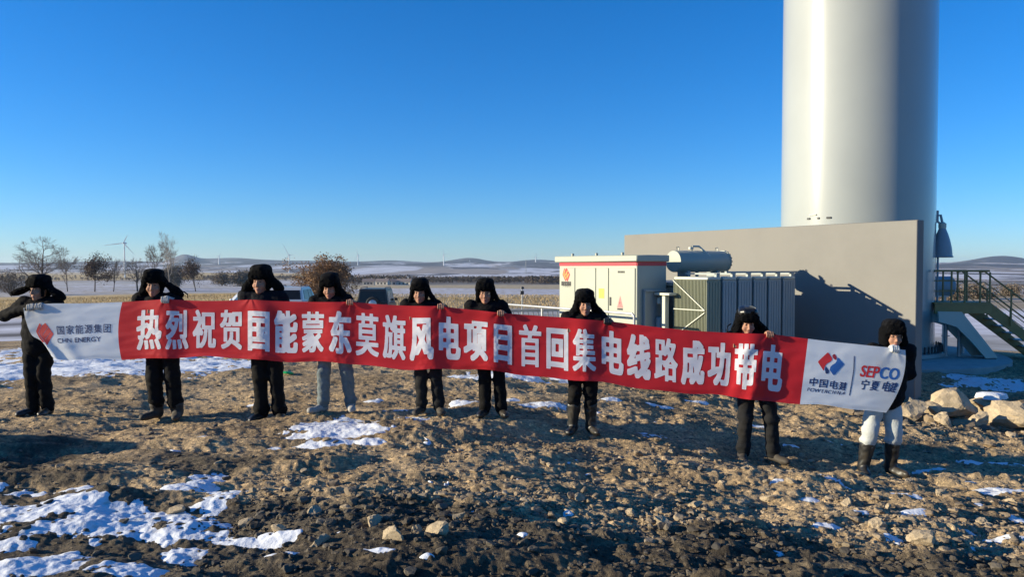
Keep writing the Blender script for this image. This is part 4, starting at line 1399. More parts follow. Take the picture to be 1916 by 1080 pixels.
PEOPLE = [
    dict(hat=(74, 513), feet=((60, 778), (86, 777)), hands=((58, .03), (74, .035)), over=(True, True), gloves=('gloveg', 'gloveg'),
         elbow=((8, 592), None), flaps=((27, 549, .02), (116, 557, .0)), yaw=-.35, seed=100, jacket='black', hem=.62, toe=(-.12, .05), hy=-.01,
         ties=([(31, 548), (24, 552), (21, 554)], [(106, 548), (108, 545), (109, 546)]), wrist=((-.02, .03, -.01), (.03, .10, -.05)),
         label='person at the far left end of the banner with flared hat flaps and raised elbow'),
    dict(hat=(289, 503), feet=((291, 772), (329, 773)), hands=((283, .2), (310, .0)), over=(False, True), gloves=(None, 'gloveg'),
         flaps=((268, 558, .0), (337, 551, .05)), yaw=.2, seed=120, jacket='black', trousers='trous', boots='dustboot', boot_h=.16, toe=(-.14, .10), loose=1.14, elbow=(None, (352, 584)),
         ties=([(334, 545), (344, 546), (351, 551), (351, 558)],),
         label='person with a pale glove on the banner and one hat flap flicked out sideways'),
    dict(hat=(489, 495), feet=((488, 779), (522, 779)), hands=((455, .22), (520, .2)), over=(False, False),
         flaps=((459, 545, .0), (523, 540, .0)), yaw=-.12, seed=140, jacket='navy', trousers='trous', boots='boot', hy=-.02,
         label='tall person in front of the parked white car, hat flaps flared, no hands showing'),
    dict(hat=(618, 510), feet=((606, 783), (654, 779)), hands=((590, .2), (655, .0)), over=(False, True),
         flaps=((596, 568, .03), (648, 564, .03)), yaw=-.05, nod=.18, seed=160, trousers='denim', boots='greyshoe', toe=(-.22, .10), feety=(-.05, .02), elbow=(None, (672, 588)),
         label='person in pale blue jeans in front of the brown leaved bush'),
    dict(hat=(786, 520), feet=((788, 790), (821, 790)), hands=((772, .2), (825, .0)), over=(False, True),
         flaps=((764, 580, .02), (820, 576, .04)), yaw=-.06, seed=180, trousers='greytrous', boots='dustboot', elbow=(None, (842, 596)),
         label='person in charcoal trousers right of the parked black car, bare hand on the banner'),
    dict(hat=(908, 520), feet=((907, 793), (938, 793)), hands=((890, .2), (937, .0)), over=(False, True), glasses=True,
         flaps=((894, 586, .03), (940, 584, .03)), yaw=-.02, seed=200, trousers='trous', boots='boot', elbow=(None, (958, 612)),
         label='smiling person in glasses standing just left of the pale cabinet'),
    dict(hat=(1094, 540), feet=((1072, 812), (1106, 813)), hands=((1068, .2), (1137, .0)), over=(False, True), gloves=(None, 'gloveb'),
         flaps=((1068, 598, .02), (1126, 594, .03)), yaw=.05, seed=220, trousers='trous', boots='boot', boot_h=.34, elbow=(None, (1146, 626)), crown='black',
         label='person in front of the pale cabinet with black glove on the banner and tall boots'),
    dict(hat=(1397, 573), feet=((1393, 853), (1446, 857)), hands=((1380, .2), (1440, .0)), over=(False, True), crown='leather',
         flaps=((1374, 630, .02), (1432, 624, .03)), yaw=-.05, nod=.15, seed=240, trousers='greytrous', boots='dustboot', feety=(.02, -.04), toe=(-.08, .16), elbow=(None, (1452, 648)),
         ties=([(1368, 606), (1362, 610), (1360, 618), (1362, 625)],),
         label='person with shiny leather hat in front of the grey radiators, looking down'),
    dict(hat=(1670, 597), feet=((1619, 882), (1670, 892)), hands=((1650, .25), (1674, .0)), over=(False, True), gloves=(None, 'glovew'), glasses=True,
         flaps=((1655, 642, .02), (1688, 644, .02)), yaw=-.1, seed=260, trousers='whitecloth', boots='boot', boot_h=.34, hem=.74, toe=(-.08, .14), jacket='black', elbow=(None, (1700, 700)), loose=1.08,
         label='person in white trousers and black boots at the right end of the banner'),
]
for d in PEOPLE:
    d['Y'] = rowY((d['feet'][0][0] + d['feet'][1][0]) / 2)
    build_person(d)

# ================================================================== WALL, TOWER, TRANSFORMER
GRID = math.atan2(.545, .839)                    # the wall, cabinet and radiators share one direction
nrm = np.array([math.cos(GRID), math.sin(GRID)]); wdir = np.array([-nrm[1], nrm[0]])


def g2(p): return float(ground_z(p[0], p[1]))


# --- grey fire wall: corner at the right end of its lit face
wc = at(1715, 500, 14.4)[:2]
WALL_TOP = float(at(1715, 411, 14.4)[2]); WB = -.72
wall = empty('fire_wall', (wc[0], wc[1], WB), GRID)
tag(wall, 'long plain grey rendered wall standing between the transformer and the white tower', 'wall')
m_ = MB(); m_.box((.12, 4.15, (WALL_TOP - WB) / 2), (.24, 8.3, WALL_TOP - WB), .012); m_.build('wall_slab', M['wall'], wall)

# --- white tower of a wind turbine
TC = at(1600, 500, 22.0)[:2]
TR = math.hypot(*TC) * math.sin(R(4.855))
TZ = float(at(1745, 660, 21.4)[2])
tower = empty('wind_turbine_tower', (TC[0], TC[1], TZ))
tag(tower, 'huge white cylindrical tower rising out of the photo behind the grey wall', 'tower')
pr = [(TR, .10), (TR * .999, 3.0), (TR * .996, 9.0), (TR * .98, 22.0)]
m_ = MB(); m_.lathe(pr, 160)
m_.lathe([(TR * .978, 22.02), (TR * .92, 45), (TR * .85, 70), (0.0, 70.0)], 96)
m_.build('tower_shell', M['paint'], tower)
m_ = MB(); m_.lathe([(TR + .30, 0), (TR + .30, .10), (TR + .05, .13), (TR - .05, .13)], 96)
m_.build('base_flange', M['paint'], tower)
m_ = MB(); m_.lathe([(.04, 0), (.04, .05), (.028, .05), (.028, .16), (.018, .20), (.0, .20)], 6)
bolt = m_.build('anchor_bolt', M['dark'], tower)
for k in range(84):
    a = 2 * math.pi * k / 84
    b_ = bolt if k == 0 else bolt.copy()
    if k: COL.objects.link(b_)
    b_.location = (math.cos(a) * (TR + .18), math.sin(a) * (TR + .18), .10)
# three little lugs and a seam on the lit side, just above the wall
tz = float(at(1535, 405, 20)[2]) - TZ
to_cam = math.atan2(-TC[1], -TC[0])
for dpx, wd in ((1519, .10), (1537, .06), (1556, .13)):
    q = (dpx - 1603) / 145.5; a = to_cam + math.asin(q)
    c = Vector((math.cos(a) * TR, math.sin(a) * TR, tz)); rot = Matrix.Rotation(a, 3, 'Z')
    m_ = MB(); m_.box(c, (.05, wd, .05), .008, rot); m_.build('lug', M['dark'], tower)
m_ = MB()
q = (1527 - 1603) / 145.5; a = to_cam + math.asin(q)
m_.box((math.cos(a) * TR, math.sin(a) * TR, tz + .10), (.05, .22, .03), .006, Matrix.Rotation(a, 3, 'Z'))
m_.build('bracket', M['cabwhite'], tower)
# bell-shaped hood on its bracket, right side
hx = at(1763, 440, 21.2) - np.array([TC[0], TC[1], TZ])
hz0 = float(at(1763, 482, 21.2)[2]) - TZ; hz1 = float(at(1763, 428, 21.2)[2]) - TZ; hz2 = float(at(1763, 404, 21.2)[2]) - TZ
hood = MB()
hh = hz1 - hz0
prof_h = [(.265, 0), (.285, .01), (.285, .03), (.26, .05), (.255, .12), (.238, .25 * hh + .08), (.20, .58 * hh), (.15, .8 * hh), (.09, hh)]
hood.lathe(prof_h, 40, (hx[0], hx[1], hz0)); h_ob = hood.build('vent_hood', M['hood'], tower)
m_ = MB(); m_.lathe([(.0, 0), (.085, .0), (.10, .06), (.10, .16), (.05, .2), (0, .22)], 24, (hx[0], hx[1], hz1 - .02)); m_.build('hood_cap', M['cabwhite'], h_ob)
m_ = MB()
ang = math.atan2(hx[1], hx[0]); e0 = Vector((math.cos(ang) * TR, math.sin(ang) * TR, 0))
m_.tube([(e0.x, e0.y, hz2), (hx[0] * .98, hx[1] * .98, hz2 + .02), (hx[0], hx[1], hz1 + .15)], .035, 8)
m_.box((e0.x, e0.y, hz2 - .02), (.12, .20, .34), .01, Matrix.Rotation(ang, 3, 'Z'))
m_.bar((e0.x, e0.y, hz2 - .12), (hx[0], hx[1], hz1 + .10), .05); m_.build('hood_bracket', M['hood'], tower)
m_ = MB(); m_.tube([(hx[0] - .17, hx[1] - .1, hz0 + .2), (hx[0] - .17, hx[1] - .1, float(at(1753, 590, 21.2)[2]) - TZ)], .03, 8); m_.build('cable_pipe', M['hood'], tower)

pad = MB(); pad.lathe([(3.85, -.45), (3.85, -.04), (3.80, -.01), (0, 0)], 96)
p_ = pad.build('foundation_pad', M['concrete']); p_.location = (TC[0], TC[1], TZ - .01)
tag(p_, 'round grey concrete foundation slab under the white tower', 'foundation')

# --- grey box on the far side of the tower
bp_ = at(1762, 536, 23.5)
m_ = MB(); m_.lathe([(0, -.55), (.28, -.55), (.31, -.52), (.31, .52), (.28, .55), (0, .55)], 32, (0, 0, 0), 'X'); b_ob = m_.build('cooling_drum', M['hood'])
b_ob.location = bp_ - np.array([.26, 0, 0])
tag(b_ob, 'blue grey drum half hidden behind the tower above the steel landing', 'drum')
m_ = MB()
zb = float(ground_z(bp_[0], 23.5))
for dx in (-.4, .35): m_.bar((dx, 0, -.28), (dx, 0, zb - bp_[2]), .08)
m_.bar((-.45, 0, -.30), (.4, 0, -.30), .3, .05); m_.build('drum_stand', M['steel'], b_ob)

# --- entrance stairs and landing
DZ = float(at(1800, 566, 20.5)[2]); x0 = float(at(1750, 566, 20.5)[0]); x1 = float(at(1848, 566, 20.5)[0])
gzs = -.62
st = empty('entrance_stairs', (x0, 20.5, gzs))
tag(st, 'olive brown steel stairs with railings leading down from the tower landing', 'stairs')
dk = DZ - gzs; L_ = x1 - x0
m_ = MB(); m_.box((L_ / 2, .5, dk - .02), (L_ + .1, 1.1, .04)); m_.build('landing_deck', M['olive'], st)
m_ = MB()
m_.box((L_ / 2, -.06, dk - .17), (L_ + .1, .06, .26), .006); m_.box((L_ / 2, 1.08, dk - .17), (L_ + .1, .06, .26), .006); m_.box((L_ + .03, .5, dk - .17), (.06, 1.06, .24), .006)
m_.build('landing_beam', M['olive'], st)
for xx, yy in ((.35, .1), (.72, .1), (.35, .95), (L_ - .1, .95)):
    m_ = MB(); m_.tube([(xx, yy, .02), (xx, yy, dk - .30)], .05, 10); m_.box((xx, yy, .05), (.22, .22, .03)); m_.box((xx, yy, dk * .45), (.16, .16, .02))
    m_.build('leg', M['steel'], st)
slope = .80; run = dk / slope
def stx(t): return L_ + run * t
for yy in (.02, 1.0):
    m_ = MB()
    a_ = [(stx(0) - .05, yy, dk - .02), (stx(0) + .10, yy, dk - .02), (stx(1) + .10, yy, .0), (stx(1) - .22, yy, .0), (stx(0) - .05, yy, dk - .26)]
    m_.prism(a_, (0, .05, 0)); m_.build('stringer', M['olive'], st)
m_ = MB()
for k in range(8):
    t = (k + .6) / 8.6
    m_.box((stx(t) + .02, .53, dk * (1 - t)), (.26, .92, .03), .004)
m_.build('treads', M['steel'], st)
RH = float(at(1800, 507, 20.5)[2]) - DZ
for yy, far in ((-.02, False), (1.02, True)):
    m_ = MB()
    m_.tube([(-.05, yy, dk + RH), (L_ + .02, yy, dk + RH)], .03, 8)
    for q in (.35, .68): m_.tube([(-.05, yy, dk + RH * q), (L_ - .3, yy, dk + RH * q)], .014, 6)
    for xx in (.42, .78, L_ - .22): m_.tube([(xx, yy, dk - .2), (xx, yy, dk + RH)], .026, 8)
    for q in (1.0, .66, .33):
        m_.tube([(L_ - .25, yy, dk + RH * q - .04), (L_ - .1, yy, dk + RH * q - .02), (stx(1), yy, RH * q + .02)], .024 if q == 1 else .013, 8)
    for t in (.02, .30, .62, .94): m_.tube([(stx(t), yy, dk * (1 - t) - .15), (stx(t), yy, dk * (1 - t) + RH)], .024, 8)
    m_.build('railing', M['olive'], st)

# --- pale steel chute sloping from under the landing to the ground
ch = empty('cable_chute', (x0 + .1, 20.0, gzs))
tag(ch, 'pale wide steel chute sloping down below the landing beside the stairs', 'chute')
sp = [at(px, py, 20.0) - np.array([x0 + .1, 20.0, gzs]) for px, py in ((1756, 583), (1800, 584), (1868, 670), (1845, 671), (1818, 640), (1790, 612), (1757, 602))]
m_ = MB(); m_.prism([tuple(p) for p in sp], (0, .05, 0)); m_.build('side_plate', M['cabwhite'], ch)
m_ = MB()
a_, b_ = Vector(sp[1]), Vector(sp[2])
m_.prism([tuple(a_ + Vector((0, .05, -.02))), tuple(b_ + Vector((0, .05, -.02))), tuple(b_ + Vector((.0, .05, -.06))), tuple(a_ + Vector((0, .05, -.06)))], (0, .55, 0)); m_.build('floor_plate', M['cabwhite'], ch)
m_ = MB(); m_.prism([tuple(Vector(p) + Vector((0, .60, 0))) for p in sp], (0, .04, 0)); m_.build('side_plate', M['cabwhite'], ch)

# --- compact substation: cabinet, tank, radiators, conservator
C1 = np.array([float(at(1192, 500, 14.6)[0]), 14.6])
SB = -.58
CT = float(at(1192, 477, 14.6)[2]) - SB           # cabinet top above the base
sub = empty('transformer_station', (C1[0], C1[1], SB), GRID)
tag(sub, 'pale compact transformer station with red striped cabinet, ribbed radiators and conservator drum', 'transformer')
CL, CD = 2.50, .78
m_ = MB(); m_.box((CD / 2, CL / 2, .15), (CD + .06, CL + .06, .30), .01); m_.box((2.25, .55, .12), (2.0, 3.7, .24), .01); m_.build('plinth', M['concrete'], sub)
m_ = MB(); m_.box((CD / 2, CL / 2, .30 + (CT - .43) / 2), (CD, CL, CT - .43), .012); cab = m_.build('cabinet', M['cab'], sub)
m_ = MB(); m_.box((CD / 2 - .035, CL / 2, CT - .065), (CD + .09, CL + .16, .13), .018)
for k in range(3): m_.lathe([(.03, 0), (.03, .05), (0, .06)], 10, (-.02 + .0, .4 + .8 * k, CT))
m_.build('roof', M['cab'], cab)
zs = float(at(1192, 491, 14.6)[2]) - SB
m_ = MB(); m_.box((-.003, CL / 2, zs - .02), (.008, CL - .02, .092)); m_.box((CD / 2, -.003, zs - .02), (CD - .02, .008, .092)); m_.build('red_stripe', M['redpaint'], cab)


def locy(px):
    q = (px - 958) / F
    return (C1[0] - C1[1] * q) / (.545 + .839 * q)


def locz(px, py):
    t = locy(px)
    return float(at(px, py, C1[1] + .839 * t)[2]) - SB


dtop = zs - .11; dbot = .40
ed = [CL - .02, locy(1077), locy(1116), locy(1140), .03]
for a, b in zip(ed, ed[1:]):
    m_ = MB(); m_.box((-.010, (a + b) / 2, (dtop + dbot) / 2), (.022, abs(a - b) - .022, dtop - dbot), .006); dr = m_.build('door', M['cab'], cab)
    if abs(b - .03) < .01:
        m_ = MB(); m_.box((-.027, locy(1144), locz(1144, 564)), (.016, .045, .17), .004); m_.build('handle', M['dark'], dr)
# marks on the doors, on the surface of the doors (x = -.021)
FX = -.0235
def sticker(name, pts, m, parent=cab, dx=0.0):
    b = MB(); b.prism([(FX - dx, y, z) for y, z in pts], (-.002, 0, 0)); return b.build(name, m, parent)
cy, cz = locy(1127), locz(1127, 549)
sticker('yellow_label', [(cy - .085, cz - .10), (cy + .085, cz - .10), (cy + .085, cz + .10), (cy - .085, cz + .10)], M['yellow'])
cy, cz = locy(1162), locz(1162, 568)
sticker('warning_sign', [(cy - .085, cz - .085), (cy + .085, cz - .085), (cy, cz + .15)], M['pinkred'])
sticker('warning_text', [(cy - .08, cz - .13), (cy + .08, cz - .13), (cy + .08, cz - .095), (cy - .08, cz - .095)], M['black_ink'])
sticker('warning_mark', [(cy + .018, cz + .06), (cy - .018, cz + .005), (cy + .004, cz + .005), (cy - .012, cz - .055), (cy + .02, cz + .022), (cy - .002, cz + .022)], M['black_ink'], dx=.0024)
# logo on the left panel: a red and orange diamond with slits, the company name under it
RES2 = .004
def face_ink(name, items, y0, z0, wy, wz, m, bold=0, polys=(), cutp=(), dx=0.0):
    """raster grid: x runs to the right in the photo (towards -Y of the station), y runs down"""
    G = np.zeros((int(wy / RES2), int(wz / RES2)), bool)
    for chh, l, r_, t, b, mode in items:
        V, T = glyph(chh)
        bx0, bx1, by0, by1 = (.03, .97, -.09, .85) if mode == 'em' else (V[:, 0].min(), V[:, 0].max(), -.012, .70)
        P_ = np.stack([(l + (V[:, 0] - bx0) / (bx1 - bx0) * (r_ - l)) / RES2, (t + (by1 - V[:, 1]) / (by1 - by0) * (b - t)) / RES2], -1)
        fill_tris(G, P_, T)
    if bold: G = dilate(G, bold, bold)
    for pl in polys: fill_poly(G, [(x / RES2, y / RES2) for x, y in pl])
    for pl in cutp:
        c_ = np.zeros_like(G); fill_poly(c_, [(x / RES2, y / RES2) for x, y in pl]); G &= ~c_
    surf = lambda g: np.stack([np.full(len(g), FX - .001 - dx), y0 - g[:, 0] * RES2, z0 - g[:, 1] * RES2], -1)
    return ink_object(name, G, surf, m, cab, 1, 1)
ly, lz = locy(1053.5), locz(1063, 501)
D8 = [(265, 422), (293, 462), (347, 420), (466, 582), (376, 757), (330, 703), (308, 750), (203, 585)]
fy = lambda p: ((p[0] - 203) / 263 * .27 + .01, (p[1] - 420) / 337 * .30 + .005)
def slit2(a, b, w=.012):
    a = np.array(fy(a)); b = np.array(fy(b)); d = (b - a) / np.linalg.norm(b - a); n = np.array([-d[1], d[0]]) * w / 2
    return [a + n, b + n, b - n, a - n]
cuts2 = [slit2((293, 462), (250, 565)), slit2((250, 560), (297, 658)), slit2((385, 485), (313, 598)), slit2((420, 560), (350, 660)), slit2((330, 703), (300, 655))]
face_ink('logo', [], ly, lz, .30, .32, M['inkred'], polys=[[fy(p) for p in D8]], cutp=cuts2)
mid = [(205, 585), (250, 500), (295, 560), (340, 490), (390, 570), (440, 600), (376, 700), (330, 660), (300, 700)]
face_ink('logo', [], ly, lz, .30, .32, M['orange'], polys=[[fy(p) for p in mid]], cutp=cuts2, dx=.0015)
face_ink('logo', [], ly, lz, .30, .32, M['yellow'], polys=cuts2, dx=.0005)
face_ink('letter', [(c_, .01 + k * .058, .01 + k * .058 + .052, .01, .105, 'em') for k, c_ in enumerate("国家能源集团")], locy(1051.5), locz(1063, 526), .40, .12, M['black_ink'], 1.6)
face_ink('letter', [(c_, .02 + k * .031, .02 + k * .031 + .024, .005, .045, 'base') for k, c_ in enumerate("CHN ENERGY") if c_ != ' '], locy(1052.5), locz(1063, 533.5), .36, .06, M['black_ink'], .8)
# small name on the right door
tx = MB()
cy, cz = locy(1164), locz(1164, 509)
for k in range(5): tx.prism([(FX, cy + .10 - .042 * k, cz - .02), (FX, cy + .10 - .042 * k - .03, cz - .02), (FX, cy + .10 - .042 * k - .03, cz + .02), (FX, cy + .10 - .042 * k, cz + .02)], (-.002, 0, 0))
tx.build('small_text', M['black_ink'], cab)
# shaded end of the cabinet: recessed service door
m_ = MB()
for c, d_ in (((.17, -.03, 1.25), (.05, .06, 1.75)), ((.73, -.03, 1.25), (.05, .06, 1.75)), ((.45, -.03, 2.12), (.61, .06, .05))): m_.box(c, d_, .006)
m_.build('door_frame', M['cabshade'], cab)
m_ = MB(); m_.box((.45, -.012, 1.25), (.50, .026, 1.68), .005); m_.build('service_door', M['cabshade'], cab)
# transformer tank between cabinet and radiators
RZ = float(at(1322, 518.5, 13.93)[2]) - SB         # top of the radiators
m_ = MB(); m_.box((2.05, .98, .24 + (RZ - .45) / 2), (2.2, 2.62, RZ - .45), .02); m_.box((2.05, .98, RZ - .16), (2.3, 2.70, .07), .01); tank = m_.build('tank', M['cabshade'], sub)
m_ = MB(); m_.box((.50, -.25, 1.13), (.11, .11, 1.8), .01); m_.box((.50, -.25, 2.06), (.20, .42, .05), .008); m_.box((.55, -.22, .85), (.05, .42, .03)); m_.box((.55, -.22, .60), (.05, .34, .03))
m_.lathe([(0, 0), (.05, 0), (.06, .05), (.045, .12), (0, .13)], 14, (.52, -.08, 1.86)); m_.tube([(.52, -.08, 1.98), (.54, -.05, 2.05), (.62, .0, 2.05)], .022, 8)
m_.build('oil_pipe', M['cabwhite'], tank)
m_ = MB(); m_.lathe([(.075, 0), (.085, .03), (.085, .55), (.07, .58), (0, .6)], 16, (.52, -.09, 1.02)); m_.build('breather', M['cabshade'], tank)
# six radiator banks, each a stack of thin ribbed plates
bx0, bx1 = .61, 3.23
pitch = (bx1 - bx0) / 6
for k in range(6):
    xa = bx0 + pitch * k + .006; xb = bx0 + pitch * (k + 1) - .052
    m_ = MB()
    for q in range(24):
        yy = -1.19 + .0355 * q
        m_.box(((xa + xb) / 2, yy + .006, .26 + (RZ - .32) / 2), (xb - xa, .013, RZ - .32), .003)
    for r_ in range(5):            # shallow ribs pressed in the outer plate
        xx = xa + (xb - xa) * (r_ + .5) / 5
        m_.box((xx, -1.194, .26 + (RZ - .32) / 2), ((xb - xa) / 5 - .012, .012, RZ - .40), .005)
    rad = m_.build('radiator', M['cabshade'] if k else M['finshade'], sub)
    m_ = MB(); m_.box(((xa + xb) / 2, -.78, RZ - .03), (xb - xa - .03, .86, .055), .012); m_.build('header', M['cabwhite'], rad)
    m_ = MB(); m_.box(((xa + xb) / 2, -.78, .27), (xb - xa - .03, .86, .05), .012); m_.build('header', M['cabshade'], rad)
    if k == 0:
        m_ = MB()
        Y0, Y1 = -1.17, -.36
        xf = xa - .012
        zz = [RZ - .07, RZ - .62, RZ - 1.17, .45]
        for z_ in zz[1:]: m_.bar((xf, Y0, z_), (xf, Y1, z_), .018)
        m_.bar((xf - .004, Y1, zz[0]), (xf - .004, Y0, zz[1]), .018); m_.bar((xf - .004, Y0, zz[1] - .04), (xf - .004, Y1, zz[2]), .018); m_.bar((xf - .004, Y1, zz[2] - .04), (xf - .004, Y0, zz[3]), .018)
        m_.build('brace', M['cabwhite'], rad)
m_ = MB(); m_.bar((bx0 + .6, -1.12, RZ + .085), (bx1 + .10, -1.12, RZ + .085), .05, .035)
for k in range(6): m_.bar((bx0 + pitch * (k + 1) - .07, -.35, RZ + .055), (bx0 + pitch * (k + 1) - .07, -1.15, RZ + .055), .09, .03); m_.box((bx0 + pitch * (k + 1) - .07, -1.12, RZ + .02), (.09, .05, .10))
m_.build('top_rail', M['cabshade'], sub)
# conservator drum
cz = float(at(1265, 489, 15.5)[2]) - SB; cr = 20.5 / F * 15.5
cx0, cx1, CY = 1.27, 2.74, .30
m_ = MB(); m_.lathe([(0, cx0 - .012), (cr * .96, cx0 - .010), (cr, cx0 + .01), (cr, cx1 - .02), (cr * 1.06, cx1 - .02), (cr * 1.06, cx1 + .015), (cr * .98, cx1 + .02), (0, cx1 + .02)], 48, (0, CY, cz), 'X')
cons = m_.build('conservator', M['cab'], sub)
m_ = MB()
for k in range(18):
    a = 2 * math.pi * k / 18; m_.box((cx1 + .02, CY + cr * 1.02 * math.cos(a), cz + cr * 1.02 * math.sin(a)), (.03, .025, .025), .004)
m_.build('flange_bolts', M['dark'], cons)
m_ = MB()
for xx in (cx0 + .12, cx1 - .2):
    b_ = MB(); b_.tube([(xx - .03, CY, cz + cr), (xx - .03, CY, cz + cr + .07), (xx + .03, CY, cz + cr + .07), (xx + .03, CY, cz + cr)], .012, 6); b_.build('lifting_lug', M['cabwhite'], cons)
m_.tube([(1.80, CY, cz + cr - .02), (1.80, CY, cz + cr + .09), (1.98, CY - .02, cz + cr + .09), (2.14, CY - .18, cz + cr - .12)], .024, 8)
m_.box((1.77, CY, cz + cr + .05), (.10, .06, .05), .006); m_.build('valve_pipe', M['cabwhite'], cons)
m_ = MB()
for xx in (cx0 + .3, cx1 - .3): m_.box((xx, CY, (cz - cr + RZ - .14) / 2), (.09, .30, cz - cr - RZ + .20), .008)
m_.tube([(1.95, CY, cz - cr + .03), (1.95, CY, RZ - .15)], .035, 10)
m_.build('saddle', M['cabshade'], cons)

# --- galvanised railing in front of the cabinet
ra = np.array([float(at(1187, 500, 13.94)[0]), 13.94]); RL = 4.4
gr_ = empty('guard_railing', (ra[0], ra[1], SB + .05), GRID)
tag(gr_, 'low galvanised guard railing in front of the pale cabinet', 'railing')
rh = float(at(1187, 588, 13.94)[2]) - SB - .05
for z_ in (rh, rh * .55):
    m_ = MB(); m_.tube([(0, -.0 if z_ == rh else .02, z_ - (.05 if z_ == rh else 0)), (0, .05, z_), (0, RL, z_)], .024, 8); m_.build('rail', M['steel'], gr_)
for k in range(4):
    m_ = MB(); m_.tube([(0, k * RL / 3 + .0, -.1), (0, k * RL / 3, rh - .03)], .024, 8); m_.build('post', M['steel'], gr_)
fx_ = at(1010, 590, 19.0)
fe = empty('slat_fence', (float(fx_[0]) - .9, 19.0, float(ground_z(fx_[0], 19.0)) - .03), .25)
tag(fe, 'low grey railing with upright bars behind the guard railing', 'railing')
fh = float(at(1010, 582, 19.0)[2]) - fe.location.z
m_ = MB(); m_.bar((-.2, 0, fh), (2.4, 0, fh), .05); m_.bar((-.2, 0, .18), (2.4, 0, .18), .04); m_.build('rail', M['steel'], fe)
m_ = MB()
for k in range(20): m_.bar((-.15 + .13 * k, 0, .18), (-.15 + .13 * k, 0, fh), .022)
m_.build('bars', M['steel'], fe)
pp = at(977, 545, 21.0)
po = empty('camera_post', (pp[0], 21.0, float(ground_z(pp[0], 21.0)) - .05))
tag(po, 'thin dark post with a small box on top left of the cabinet', 'post')
ph = float(at(977, 541, 21.0)[2]) - po.location.z
m_ = MB(); m_.tube([(0, 0, 0), (0, 0, ph)], .018, 8); m_.build('pole', M['steel'], po)
m_ = MB(); m_.box((0, -.03, ph - .10), (.10, .09, .10), .01); m_.lathe([(0, 0), (.06, .0), (.05, .06), (0, .07)], 12, (0, 0, ph)); m_.build('box', M['dark'], po)

